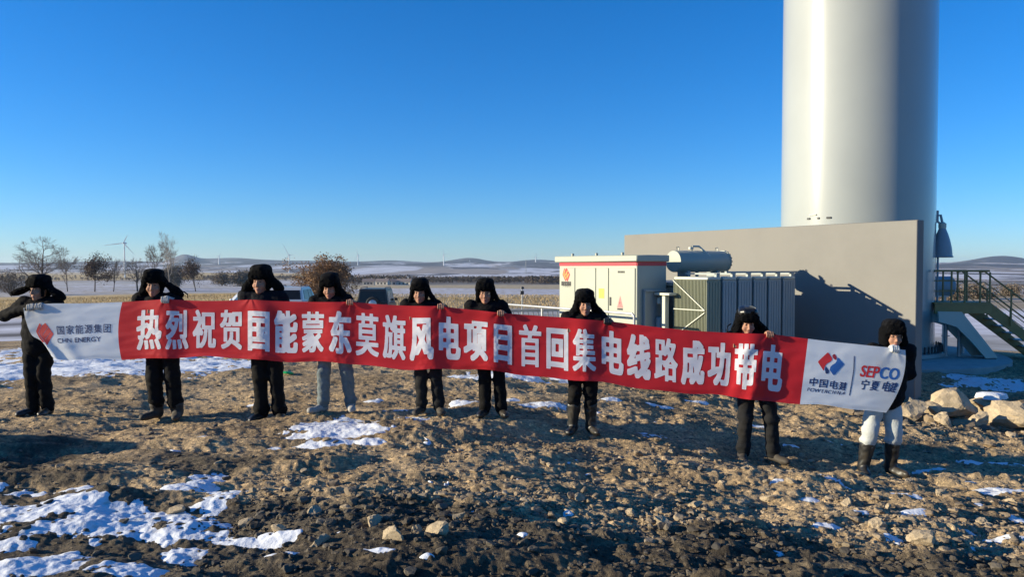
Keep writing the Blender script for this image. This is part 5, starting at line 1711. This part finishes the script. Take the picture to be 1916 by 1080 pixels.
# ================================================================== VEHICLES
def vehicle(name, label, loc, rz, paint, L=4.5, Wd=1.85, H=1.78, boxy=False, spare=False, sedan=False):
    """nose towards local -Y? no: nose towards +Y, tail towards -Y (the camera)"""
    c = empty(name, loc, rz); tag(c, label, 'car')
    hw = Wd / 2
    belt = H * .56
    # lower body: side outline pushed across, sides slightly barrelled
    def shell(outline, hws, mtl, nm, parent=c):
        b = bmesh.new(); rows = []
        for k, wv in enumerate(hws[0]):
            rows.append([b.verts.new((wv * hws[1](y, z), y, z)) for y, z in outline])
        n = len(outline)
        for A, B in zip(rows, rows[1:]):
            for i in range(n):
                b.faces.new((A[i], A[(i + 1) % n], B[(i + 1) % n], B[i]))
        b.faces.new(rows[0]); b.faces.new(list(reversed(rows[-1])))
        bmesh.ops.recalc_face_normals(b, faces=b.faces)
        bmesh.ops.bevel(b, geom=[e for e in b.edges if len(e.link_faces) == 2 and e.calc_face_angle(0) > .5], offset=.035, segments=3, affect='EDGES')
        me = bpy.data.meshes.new(nm); b.to_mesh(me); b.free()
        me.polygons.foreach_set("use_smooth", np.full(len(me.polygons), False)); me.update()
        return link(nm, me, mtl, parent)
    y0, y1 = -L / 2, L / 2
    low = [(y0 + .05, .32), (y0, .55), (y0 + .02, belt - .05), (y0 + .10, belt), (y1 - 1.25, belt), (y1 - .30, belt * .86), (y1, .72), (y1 + .02, .42), (y1 - .1, .28)]
    body = shell(low, ((-hw, -hw * .55, hw * .55, hw), lambda y, z: 1.0 if abs(y) < L / 2 - .5 else .95), paint, 'body')
    rw = .80 if not boxy else .86
    if sedan: top = [(y0 + .55, belt - .03), (y0 + .95, H - .10), (y0 + 1.4, H), (y1 - 2.1, H), (y1 - 1.55, H - .14), (y1 - .95, belt - .05)]
    elif boxy: top = [(y0 + .04, belt - .03), (y0 + .12, H - .06), (y0 + .22, H), (y1 - 1.75, H), (y1 - 1.55, H - .08), (y1 - 1.15, belt - .05)]
    else: top = [(y0 + .10, belt - .03), (y0 + .42, H - .12), (y0 + .60, H), (y1 - 1.95, H), (y1 - 1.65, H - .10), (y1 - 1.0, belt - .05)]
    tw = lambda y, z: 1.0 - (1 - rw) * (z - belt) / (H - belt)
    cabn = shell(top, ((-hw * .97, -hw * .5, hw * .5, hw * .97), tw), paint, 'cabin')
    # glass: rear window, windscreen, side windows, each a slightly proud pane
    def pane(pts, mtl, nm):
        b = MB(); p = [Vector(q) for q in pts]; n_ = (p[1] - p[0]).cross(p[2] - p[0]).normalized(); ctr = sum(p, Vector()) / len(p)
        if n_.dot(ctr - Vector((0, 0, belt))) < 0: n_ = -n_
        b.prism([q + n_ * .006 for q in p], n_ * .008); return b.build(nm, mtl, cabn)
    def on_top(i, j, t): return (top[i][0] + (top[j][0] - top[i][0]) * t, top[i][1] + (top[j][1] - top[i][1]) * t)
    a, b_ = on_top(0, 1, .16), on_top(0, 1, .92)
    pane([(-hw * .84 * tw(*a), *a), (hw * .84 * tw(*a), *a), (hw * .84 * tw(*b_), *b_), (-hw * .84 * tw(*b_), *b_)], M['glass'], 'rear_window')
    a, b_ = on_top(5, 4, .2), on_top(5, 4, .95)
    pane([(-hw * .84 * tw(*a), *a), (hw * .84 * tw(*a), *a), (hw * .84 * tw(*b_), *b_), (-hw * .84 * tw(*b_), *b_)], M['glass'], 'windscreen')
    zl, zh = belt + .05, H - .16
    ys = [top[0][0] + (.45 if not boxy else .25), -.45, .30, top[5][0] - .35]
    for sx in (-1, 1):
        for q in range(3):
            ya, yb = ys[q] + .05, ys[q + 1] - .05
            yat = ya + (.14 if q == 0 else 0); ybt = yb - (.42 if q == 2 else 0)
            pane([(sx * hw * .97 * tw(0, zl), ya, zl), (sx * hw * .97 * tw(0, zl), yb, zl), (sx * hw * .97 * tw(0, zh), ybt, zh), (sx * hw * .97 * tw(0, zh), yat, zh)], M['glassblue'] if sedan else M['glass'], 'side_window')
        m_ = MB(); m_.box((sx * (hw + .10), top[5][0] - .32, belt + .10), (.20, .10, .16), .03, seg=2); m_.build('wing_mirror', paint, c)
        m_ = MB(); m_.box((sx * (hw * .86), y0 + .02, belt - .20), (.16, .10, .30 if boxy else .20), .02); m_.build('tail_light', M['lamp'], body)
        m_ = MB(); m_.box((sx * (hw * .74), y1 - .06, .72), (.34, .12, .15), .03); m_.build('headlight', M['cabwhite'], body)
        if not sedan:
            m_ = MB(); m_.tube([(sx * hw * rw * .88, top[2][0] + .1, H), (sx * hw * rw * .88, top[2][0] + .15, H + .07), (sx * hw * rw * .88, top[3][0] - .1, H + .07), (sx * hw * rw * .88, top[3][0] - .05, H)], .022, 6); m_.build('roof_rail', M['dark'], c)
        for yy in (y0 + .85, y1 - .85):
            m_ = MB(); m_.lathe([(.20, -.10), (.33, -.10), (.355, -.07), (.355, .07), (.33, .10), (.20, .10)], 28, (sx * (hw - .10), yy, .355), 'X'); wh = m_.build('wheel', M['tyre'], c)
            m_ = MB(); m_.lathe([(0, 0), (.05, .01), (.19, -.02), (.21, .0)], 20, (sx * (hw - .005), yy, .355), 'X')
            for q in range(5):
                an = 2 * math.pi * q / 5; m_.bar((sx * (hw + .006), yy + .04 * math.cos(an), .355 + .04 * math.sin(an)), (sx * (hw + .006), yy + .19 * math.cos(an), .355 + .19 * math.sin(an)), .03)
            m_.build('rim', M['rim'], wh)
    m_ = MB(); m_.box((0, y0 - .02, .46), (Wd * .94, .14, .20), .04, seg=2); m_.build('bumper', M['dark'] if boxy else paint, body)
    m_ = MB(); m_.box((0, y0 - .005, belt - .26), (.44, .03, .14), .004); m_.build('number_plate', M['plate'], body)
    if spare:
        m_ = MB(); m_.lathe([(.0, .02), (.20, .02), (.22, .10), (.36, .10), (.40, .05), (.40, -.05), (.36, -.10), (0, -.10)], 32, (.05, y0 - .10, belt - .04), 'Y'); sw = m_.build('spare_wheel', M['tyre'], c)
        m_ = MB(); m_.lathe([(.0, 0), (.20, 0), (.23, .015), (.23, .03)], 24, (.05, y0 - .225, belt - .04), 'Y')
        for q in range(6):
            an = 2 * math.pi * q / 6; m_.bar((.05, y0 - .235, belt - .04), (.05 + .21 * math.cos(an), y0 - .235, belt - .04 + .21 * math.sin(an)), .035)
        m_.build('rim', M['rim'], sw)
    return c


def car_at(px, py_roof, Y, H):
    p = at(px, py_roof, Y); z = float(p[2]) - H
    return (float(p[0]), Y + 2.2, z)


vehicle('parked_car', 'black boxy off-road car with a spare wheel on its tailgate parked behind the banner', car_at(694, 541, 44.0, 1.84), .04, M['carblack'], 4.6, 1.85, 1.84, boxy=True, spare=True)
vehicle('parked_car', 'silver sport utility car with dark rear window left of the brown leaved bush', car_at(533, 538, 43.0, 1.74), .05, M['carsilver'], 4.6, 1.86, 1.74)
vehicle('parked_car', 'white car with a rounded roofline showing left of the tall person', car_at(452, 546, 47.0, 1.55), 1.32, M['carwhite'], 4.5, 1.8, 1.55, sedan=True)
for o in [q for q in COL.objects if q.name.startswith('parked_car') and q.parent is None]: o['group'] = 'cars parked behind the banner'

# ================================================================== TREES
def tubes(segs, n=4, rmin=0.0):
    S = np.array(segs, float); S[:, 6:8] = np.maximum(S[:, 6:8], rmin)
    a, b, ra, rb = S[:, 0:3], S[:, 3:6], S[:, 6], S[:, 7]
    d = b - a; d /= np.linalg.norm(d, axis=1, keepdims=True) + 1e-9
    ref = np.where(np.abs(d[:, 2:3]) > .9, np.array([[1., 0, 0]]), np.array([[0, 0, 1.]]))
    u = np.cross(d, ref); u /= np.linalg.norm(u, axis=1, keepdims=True) + 1e-9; w = np.cross(u, d)
    ang = 2 * np.pi * np.arange(n) / n
    ring = u[:, None, :] * np.cos(ang)[None, :, None] + w[:, None, :] * np.sin(ang)[None, :, None]
    A = a[:, None, :] + ring * ra[:, None, None]; B = b[:, None, :] + ring * rb[:, None, None]
    V = np.concatenate([A, B], 1).reshape(-1, 3)
    k = np.arange(len(S))[:, None] * (2 * n); q = np.arange(n)[None, :]; qn = (q + 1) % n
    Q = np.stack([k + q, k + qn, k + n + qn, k + n + q], -1).reshape(-1, 4)
    return V, Q


def grow(rng, h, trunk_r, splits, spread, levels, up=.25, stems=1, low=.25, twist=.22, kids=(3, 5)):
    trunk, crown, tips = [], [], []
    def branch(p, d, L, r, lev):
        nseg = 5 if lev == 0 else (4 if lev == 1 else 3)
        pts = [p]; dirs = [d]
        for k in range(nseg):
            d = d + rng.normal(size=3) * twist * (.35 if lev == 0 else 1) + np.array([0, 0, up * (.25 if lev else .1)])
            d = d / np.linalg.norm(d)
            q = p + d * L / nseg
            r1 = r * (1 - .62 * (k + 1) / nseg); r0 = r * (1 - .62 * k / nseg)
            (trunk if lev == 0 else crown).append((*p, *q, r0, r1))
            p = q; pts.append(p); dirs.append(d)
        if lev >= levels: tips.append((p, d)); return
        n = rng.integers(kids[0], kids[1] + 1) + (splits if lev == 0 else 0)
        for k in range(n):
            t = rng.uniform(low if lev == 0 else .2, 1.0)
            i = min(int(t * nseg), nseg - 1); f = t * nseg - i
            q = pts[i] * (1 - f) + pts[i + 1] * f
            side = rng.normal(size=3); side -= side @ dirs[i] * dirs[i]; side /= np.linalg.norm(side)
            a = rng.uniform(.5, 1.0) * spread
            nd = dirs[i] * math.cos(a) + side * math.sin(a); nd /= np.linalg.norm(nd)
            branch(q, nd, L * rng.uniform(.45, .68) * (1.1 - .45 * t if lev == 0 else 1), r * (1 - .62 * t) * .62, lev + 1)
        branch(p, d, L * .45, r * .36, lev + 1)
    for s in range(stems):
        a = rng.uniform(0, 6.28) if stems > 1 else 0
        d0 = np.array([.22 * math.cos(a), .22 * math.sin(a), 1.0]) if stems > 1 else np.array([rng.normal() * .04, rng.normal() * .04, 1.0])
        branch(np.array([.0, 0, -.1]), d0 / np.linalg.norm(d0), h * .55, trunk_r, 0)
    return trunk, crown, tips


def leaves(rng, tips, per, size, spread):
    P = np.array([t[0] for t in tips]); n = len(P) * per
    c = np.repeat(P, per, 0) + rng.normal(size=(n, 3)) * spread
    u = rng.normal(size=(n, 3)); u /= np.linalg.norm(u, axis=1, keepdims=True)
    w = np.cross(u, rng.normal(size=(n, 3))); w /= np.linalg.norm(w, axis=1, keepdims=True)
    s = size * rng.uniform(.6, 1.3, (n, 1))
    V = np.stack([c - u * s, c + w * s * .55 + u * s * .1, c + u * s, c - w * s * .55 + u * s * .1], 1).reshape(-1, 3)
    return V, np.arange(n * 4).reshape(n, 4)


def tree(name, label, px, py_base, py_top, r, seed, group=None, cat='tree', bark='bark', leafmat=None, leaf=(0, .1, .3), width=1.0, **kw):
    """stands where its foot is seen, r metres away, as tall as it is seen"""
    a0 = (px - 958) / F; y = r / math.hypot(1, a0); x = a0 * y
    z = float(base(x, y))
    zt = float(at(px, py_top, y)[2]); h = zt - z
    rng = np.random.default_rng(seed)
    tr, cr_, tips = grow(rng, h, **kw)
    mx = max(s[5] for s in cr_); k = h / mx
    o = empty(name, (x, y, z)); tag(o, label, cat, group)
    sc = np.array([k * width, k * width, k])
    V, Q = tubes(tr, 7); link('trunk', npmesh('trunk', V * sc, Q), M[bark], o)
    V, Q = tubes(cr_, 4, rmin=.00006 * r / k if not leafmat else 0.0); cro = link('crown', npmesh('crown', V * sc, Q), M[bark if bark == 'birch' else 'twig'], o)
    if leafmat:
        V, Q = leaves(rng, tips, *leaf); link('leaves', npmesh('leaves', V * sc, Q, False), M[leafmat], cro)
    return o


GT = 'trees along the field on the left'
tree('bare_tree', 'broad bare tree at the far left with spreading limbs', 78, 520, 442, 300, 1, GT, splits=6, spread=.95, levels=4, trunk_r=.36, low=.12, up=.30, width=1.45, kids=(3, 6))
tree('bare_tree', 'slim bare tree just right of the broad bare tree', 126, 536, 462, 270, 2, GT, splits=4, spread=.8, levels=4, trunk_r=.20, low=.25, up=.4, width=.75)
tree('leafy_tree', 'small twin stemmed tree keeping dark brown leaves left of the large wind turbine', 177, 538, 474, 255, 3, GT, splits=3, spread=1.0, levels=3, trunk_r=.16, stems=2, low=.4, leafmat='darkleaf', leaf=(9, .20, .55), width=1.0)
tree('bare_tree', 'thin bare tree between the leafy tree and the large wind turbine', 212, 540, 478, 250, 4, GT, splits=4, spread=.8, levels=4, trunk_r=.15, low=.3, up=.4, width=.9)
tree('bare_tree', 'round crowned bare tree right of the large wind turbine', 257, 540, 480, 250, 5, GT, splits=5, spread=1.05, levels=4, trunk_r=.22, low=.28, width=1.05)
tree('birch_tree', 'slender bare tree left of the tallest pale birch', 290, 530, 452, 300, 6, GT, splits=4, spread=.7, levels=4, trunk_r=.18, low=.25, up=.5, bark='bark', width=.8)
tree('birch_tree', 'tallest pale bare birch leaning above the second person', 318, 528, 431, 320, 7, GT, splits=5, spread=.75, levels=4, trunk_r=.26, low=.3, up=.45, bark='birch', width=.9)
tree('leafy_tree', 'small twin stemmed tree with dark leaves right of the birches', 366, 543, 483, 240, 8, GT, splits=3, spread=.9, levels=3, trunk_r=.16, stems=2, low=.4, leafmat='darkleaf', leaf=(9, .19, .5), width=.85)
tree('oak_bush', 'big bush of dry brown oak leaves behind the parked cars', 604, 583, 476, 57, 12, None, 'bush', splits=5, spread=1.0, levels=4, trunk_r=.075, stems=5, low=.12, up=.25, leafmat='oakleaf', leaf=(3, .060, .10), width=1.25, kids=(3, 4))
tree('round_shrub', 'dense dark rounded shrub below the birches', 322, 514, 497, 520, 14, 'shrubs in the fields', 'shrub', splits=6, spread=1.1, levels=3, trunk_r=.2, stems=4, low=.05, leafmat='bush', leaf=(14, .30, .8), width=1.2)
for k, (px, pb, pt, r) in enumerate(((452, 518, 508, 520), (466, 517, 509, 560), (415, 517, 510, 600))):
    tree('round_shrub', ('dark shrub in the field left of the tall person', 'smaller dark shrub touching the tall person\'s hat', 'flat dark shrub at the edge of the far golden field')[k], px, pb, pt, r, 30 + k, 'shrubs in the fields', 'shrub',
         splits=5, spread=1.1, levels=2, trunk_r=.2, stems=4, low=.05, leafmat='bush', leaf=(16, .35, .9), width=1.5)
for k, (px, pb, pt, r, wd) in enumerate(((1780, 556, 536, 120, 1.8), (1830, 552, 536, 140, 2.2), (1890, 545, 536, 170, 1.8), (20, 526, 506, 200, 2.4))):
    tree('bare_shrub', ('brown bare shrub behind the landing railing', 'wide brown bare shrub beyond the stair railing', 'low bare shrub at the right edge beyond the stairs', 'grey bare shrub behind the leftmost person')[k], px, pb, pt, r, 40 + k, 'shrubs in the fields', 'shrub',
         splits=5, spread=1.1, levels=3, trunk_r=.05, stems=6, low=.05, leafmat='bush', leaf=(2, .09, .35), width=wd)


# far woods that read as one mass: bare crowns of many small twig clumps along belts
def belt_wood():
    rng = np.random.default_rng(77)
    belts = [(640, 765, 700, 1000, 260, 9), (765, 1060, 800, 1300, 800, 8), (985, 1060, 700, 900, 150, 8), (380, 560, 1300, 2000, 220, 9), (-40, 330, 1500, 2200, 150, 8), (1760, 1960, 550, 900, 70, 2.6), (560, 660, 1000, 1500, 150, 8)]
    C, S = [], []
    for p0, p1, r0, r1, n, hh in belts:
        px = rng.uniform(p0, p1, n); r = rng.uniform(r0, r1, n)
        a0 = (px - 958) / F; y = r / np.hypot(1, a0); x = a0 * y; z = base(x, y)
        s = hh * rng.uniform(.55, 1.1, n)
        for k in range(n):
            q = rng.normal(size=(46, 3)); q /= np.linalg.norm(q, axis=1, keepdims=True); q *= rng.uniform(.25, 1, (46, 1))
            C.append(np.array([x[k], y[k], z[k] + s[k] * .58]) + q * np.array([s[k] * .42, s[k] * .42, s[k] * .44])); S.append(np.full(46, s[k] * .085))
            st = np.array([[x[k], y[k], z[k] + s[k] * t] for t in (.05, .15, .25)]); C.append(st); S.append(np.full(3, s[k] * .06))
    C = np.concatenate(C); S = np.concatenate(S)[:, None]; n = len(C)
    u = rng.normal(size=(n, 3)); u /= np.linalg.norm(u, axis=1, keepdims=True)
    w = np.cross(u, rng.normal(size=(n, 3))); w /= np.linalg.norm(w, axis=1, keepdims=True)
    V = np.stack([C - u * S, C + w * S * .8, C + u * S, C - w * S * .8], 1).reshape(-1, 3)
    return V, np.arange(4 * n).reshape(n, 4)


v_, f_ = belt_wood()
tag(link('far_woods', npmesh('far_woods', v_, f_, False), M['wood']), kind='stuff')

# corn stubble: short broken stalks on the golden strips
def stubble():
    rng = np.random.default_rng(8); n = 0; P = []
    while n < 26000:
        left_ = rng.random() < .55
        px = rng.uniform(-60, 640) if left_ else rng.uniform(640, 1120)
        r = rng.uniform(60, 150) if left_ else rng.uniform(60, 112)
        a0 = (px - 958) / F; y = r / math.hypot(1, a0); x = a0 * y
        P.append((x, y)); n += 1
    P = np.array(P); z = base(P[:, 0], P[:, 1])
    a = rng.uniform(0, 6.28, n); h = rng.uniform(.08, .32, n); w = rng.uniform(.012, .03, n); tx = rng.normal(0, .12, n); ty = rng.normal(0, .12, n)
    B = np.stack([P[:, 0], P[:, 1], z - .03], -1); u = np.stack([np.cos(a) * w, np.sin(a) * w, 0 * a], -1); T = B + np.stack([tx, ty, h], -1)
    V = np.stack([B - u, B + u, T + u * .6, T - u * .6], 1).reshape(-1, 3)
    return V, np.arange(4 * n).reshape(n, 4)


v_, q_ = stubble()
tag(link('corn_stubble', npmesh('corn_stubble', v_, q_, False), M['straw']), kind='stuff')

# ================================================================== DISTANT TURBINES, MAST, HOUSES
def turbine(px, py_hub, py_base, dist, blades, label, yaw=0.0, bl=None):
    a0 = (px - 958) / F; y = dist / math.hypot(1, a0); x = a0 * y
    zb = float(at(px, py_base, y)[2]); zg = float(base(x, y)); zh = float(at(px, py_hub, y)[2])
    zb = min(zb, zg)
    t = empty('wind_turbine', (x, y, zb)); tag(t, label, 'wind turbine', 'wind turbines on the horizon')
    h = zh - zb
    wd = max(1.0, dist * .00045)                    # real towers, 4-5 m across at the foot
    m_ = MB(); m_.lathe([(2.3 * wd / 1.3, 0), (1.4 * wd / 1.3, h - 1.5), (0, h - 1.4)], 14); m_.build('tower', M['turb'], t)
    m_ = MB(); m_.box((0, 2.5, h), (4, 11, 4), .5); m_.build('nacelle', M['turb'], t)
    m_ = MB(); m_.lathe([(0, -3.4), (1.2, -2.6), (1.9, -.5), (1.9, 1)], 14, (0, -4, h), 'Y'); hub = m_.build('hub', M['turb'], t)
    for deg, ln in blades:
        L_ = ln / F * y
        a = math.radians(deg); d = Vector((math.sin(a), 0, math.cos(a))); s_ = Vector((d.z, 0, -d.x))
        m_ = MB(); w0 = max(2.2, L_ * .035)
        pr_ = [(0, .35), (.12, .9), (.3, 1), (.6, .6), (.9, .28), (1, .08)]
        A = [Vector((0, -4.4, h)) + d * L_ * q - s_ * w0 * k * .5 for q, k in pr_]; B = [Vector((0, -4.4, h)) + d * L_ * q + s_ * w0 * k * .5 for q, k in pr_]
        m_.prism([tuple(p) for p in A] + [tuple(p) for p in reversed(B)], (0, .6, 0)); m_.build('blade', M['turb'], t)
    return t


turbine(233.5, 455, 508, 2100, [(-97, 40), (27, 17), (137, 30)], 'nearest distant wind turbine, above the trees at the left')
turbine(410, 480.5, 497, 5200, [(38, 9), (-80, 8)], 'small far wind turbine right of the dark leafed trees')
turbine(541, 477, 506, 3500, [(-28, 25), (95, 11), (200, 10)], 'distant wind turbine left of the brown bush with one long blade up')
turbine(670, 477, 500, 4800, [(-15, 13), (203, 16), (120, 6)], 'distant wind turbine right of the brown bush')
turbine(830.5, 476, 501, 5000, [(-10, 12), (80, 8), (200, 7)], 'distant wind turbine above the gap between the fifth and sixth persons')
turbine(879, 489, 501, 6000, [(-5, 5), (115, 4), (235, 4)], 'tiny far wind turbine in front of the highest hill')
turbine(1002.5, 481, 500, 5600, [(10, 8), (130, 7), (250, 7)], 'faint far wind turbine just left of the pale cabinet')

# lattice mast
mx_ = at(984, 486, 2600.); zg = float(base(mx_[0], 2600.))
ms = empty('lattice_mast', (mx_[0], 2600., zg)); tag(ms, 'thin dark lattice mast standing in front of the far hills left of the cabinet', 'mast')
hh_ = float(mx_[2]) - zg
m_ = MB()
for sx in (-1, 1):
    for sy in (-1, 1): m_.bar((sx * 2.6, sy * 2.6, 0), (sx * .6, sy * .6, hh_), .55)
for k in range(9):
    f0, f1 = k / 9, (k + 1) / 9; w0 = 2.6 - 2 * f0; w1 = 2.6 - 2 * f1
    for sy in (-1, 1):
        m_.bar((-w0, sy * w0, hh_ * f0), (w1, sy * w1, hh_ * f1), .35); m_.bar((w0, sy * w0, hh_ * f0), (-w1, sy * w1, hh_ * f1), .35)
m_.build('lattice', M['turbdark'], ms)
m_ = MB()
for f0 in (.8, .93): m_.bar((-3.2, 0, hh_ * f0), (3.2, 0, hh_ * f0), .6)
m_.build('cross_arm', M['turbdark'], ms)


def house(px, r, wd, dp, hw_, label, rz):
    a0 = (px - 958) / F; y = r / math.hypot(1, a0); x = a0 * y; z = float(base(x, y))
    o = empty('farmhouse', (x, y, z - .3), rz); tag(o, label, 'house', 'houses of the far village')
    m_ = MB(); m_.box((0, 0, hw_ / 2), (wd, dp, hw_)); m_.prism([(-wd / 2, -dp / 2, hw_), (-wd / 2, dp / 2, hw_), (-wd / 2, 0, hw_ + dp * .32)], (wd, 0, 0)); m_.build('wall', M['hwall'], o)
    m_ = MB()
    for s_ in (-1, 1):
        m_.prism([(-wd / 2 - .4, s_ * (dp / 2 + .4), hw_ - .15), (-wd / 2 - .4, 0, hw_ + dp * .32 + .12), (-wd / 2 - .4, 0, hw_ + dp * .32 + .34), (-wd / 2 - .4, s_ * (dp / 2 + .4), hw_ + .07)], (wd + .8, 0, 0))
    rf_ = m_.build('roof', M['hroof'], o)
    m_ = MB(); m_.box((wd * .25, .4, hw_ + dp * .32 + .5), (.7, .7, 1.2)); m_.build('chimney', M['hwall'], rf_)
    for k in (-1, 0, 1):
        m_ = MB(); m_.box((k * wd * .28, -dp / 2, hw_ * .52), (1.4, .14, 1.3)); m_.build('window' if k else 'door', M['hpane'], o)


for k, (px, r, wd) in enumerate(((690, 610, 9), (703, 640, 7), (716, 600, 10), (730, 650, 8), (743, 620, 9), (757, 600, 11), (905, 900, 12), (925, 930, 10))):
    house(px, r, wd, 6, 3.0, ('pale farmhouse at the left end of the far village', 'second pale farmhouse from the left of the far village', 'wider farmhouse left of the middle of the far village',
          'small farmhouse right of the middle of the far village', 'farmhouse second from the right end of the far village', 'largest farmhouse at the right end of the far village',
          'pale farmhouse among the dark woods left of the sixth person', 'pale farmhouse among the dark woods right behind the sixth person')[k], .2 * math.sin(k * 2.1))

# ================================================================== LIGHT, SKY, AIR
SUN_EL = 13.4; SUN_AZ = 5.1                         # the sun stands to the left, a little towards the camera
sd = Vector((-math.cos(R(SUN_AZ)) * math.cos(R(SUN_EL)), -math.sin(R(SUN_AZ)) * math.cos(R(SUN_EL)), math.sin(R(SUN_EL))))
sl_ = bpy.data.lights.new("sun", 'SUN'); sl_.energy = 5.0; sl_.angle = R(.55); sl_.color = (1.0, .885, .65)
so = bpy.data.objects.new("sun", sl_); COL.objects.link(so); so.rotation_euler = sd.to_track_quat('Z', 'Y').to_euler(); so.location = (-20, -3, 8)
w = bpy.data.worlds.new("World"); SC.world = w; w.use_nodes = True
nt = w.node_tree; bg = nt.nodes["Background"]
sky = nt.nodes.new("ShaderNodeTexSky"); sky.sky_type = 'NISHITA'; sky.sun_disc = False
sky.sun_elevation = R(SUN_EL); sky.sun_rotation = math.atan2(sd.x, sd.y)
sky.altitude = 400; sky.air_density = 1.0; sky.dust_density = .0; sky.ozone_density = 6.0
hs = nt.nodes.new("ShaderNodeHueSaturation"); hs.inputs["Saturation"].default_value = 1.12
tint = nt.nodes.new("ShaderNodeMix"); tint.data_type = 'RGBA'; tint.blend_type = 'MULTIPLY'; tint.inputs[0].default_value = 1
tint.inputs[7].default_value = (.84, .92, 1.05, 1)
nt.links.new(sky.outputs[0], tint.inputs[6]); nt.links.new(tint.outputs[2], hs.inputs["Color"])
nt.links.new(hs.outputs[0], bg.inputs["Color"]); bg.inputs["Strength"].default_value = .11

hz = MB(); hz.box((0, 0, 25), (19400, 19400, 160)); hzo = hz.build('haze', None)
hzo.data.materials.clear()
hm = bpy.data.materials.new('haze_air'); hm.use_nodes = True; hn = hm.node_tree
for n_ in list(hn.nodes):
    if n_.type == 'BSDF_PRINCIPLED': hn.nodes.remove(n_)
pv = hn.nodes.new("ShaderNodeVolumePrincipled"); pv.inputs["Density"].default_value = 5.5e-5; pv.inputs["Color"].default_value = (.66, .82, 1, 1); pv.inputs["Anisotropy"].default_value = .2
hn.links.new(pv.outputs[0], hn.nodes["Material Output"].inputs["Volume"])
hzo.data.materials.append(hm); tag(hzo, kind='stuff')

vs = SC.view_settings
SC.display_settings.display_device = 'sRGB'
vs.view_transform = 'Standard'; vs.look = 'None'; vs.gamma = 1; vs.exposure = .8; vs.use_curve_mapping = False
SC.cycles.use_denoising = True
SC.cycles.max_bounces = 6; SC.cycles.diffuse_bounces = 3; SC.cycles.glossy_bounces = 3; SC.cycles.transmission_bounces = 3; SC.cycles.volume_bounces = 0
SC.cycles.use_adaptive_sampling = True; SC.cycles.adaptive_threshold = .01
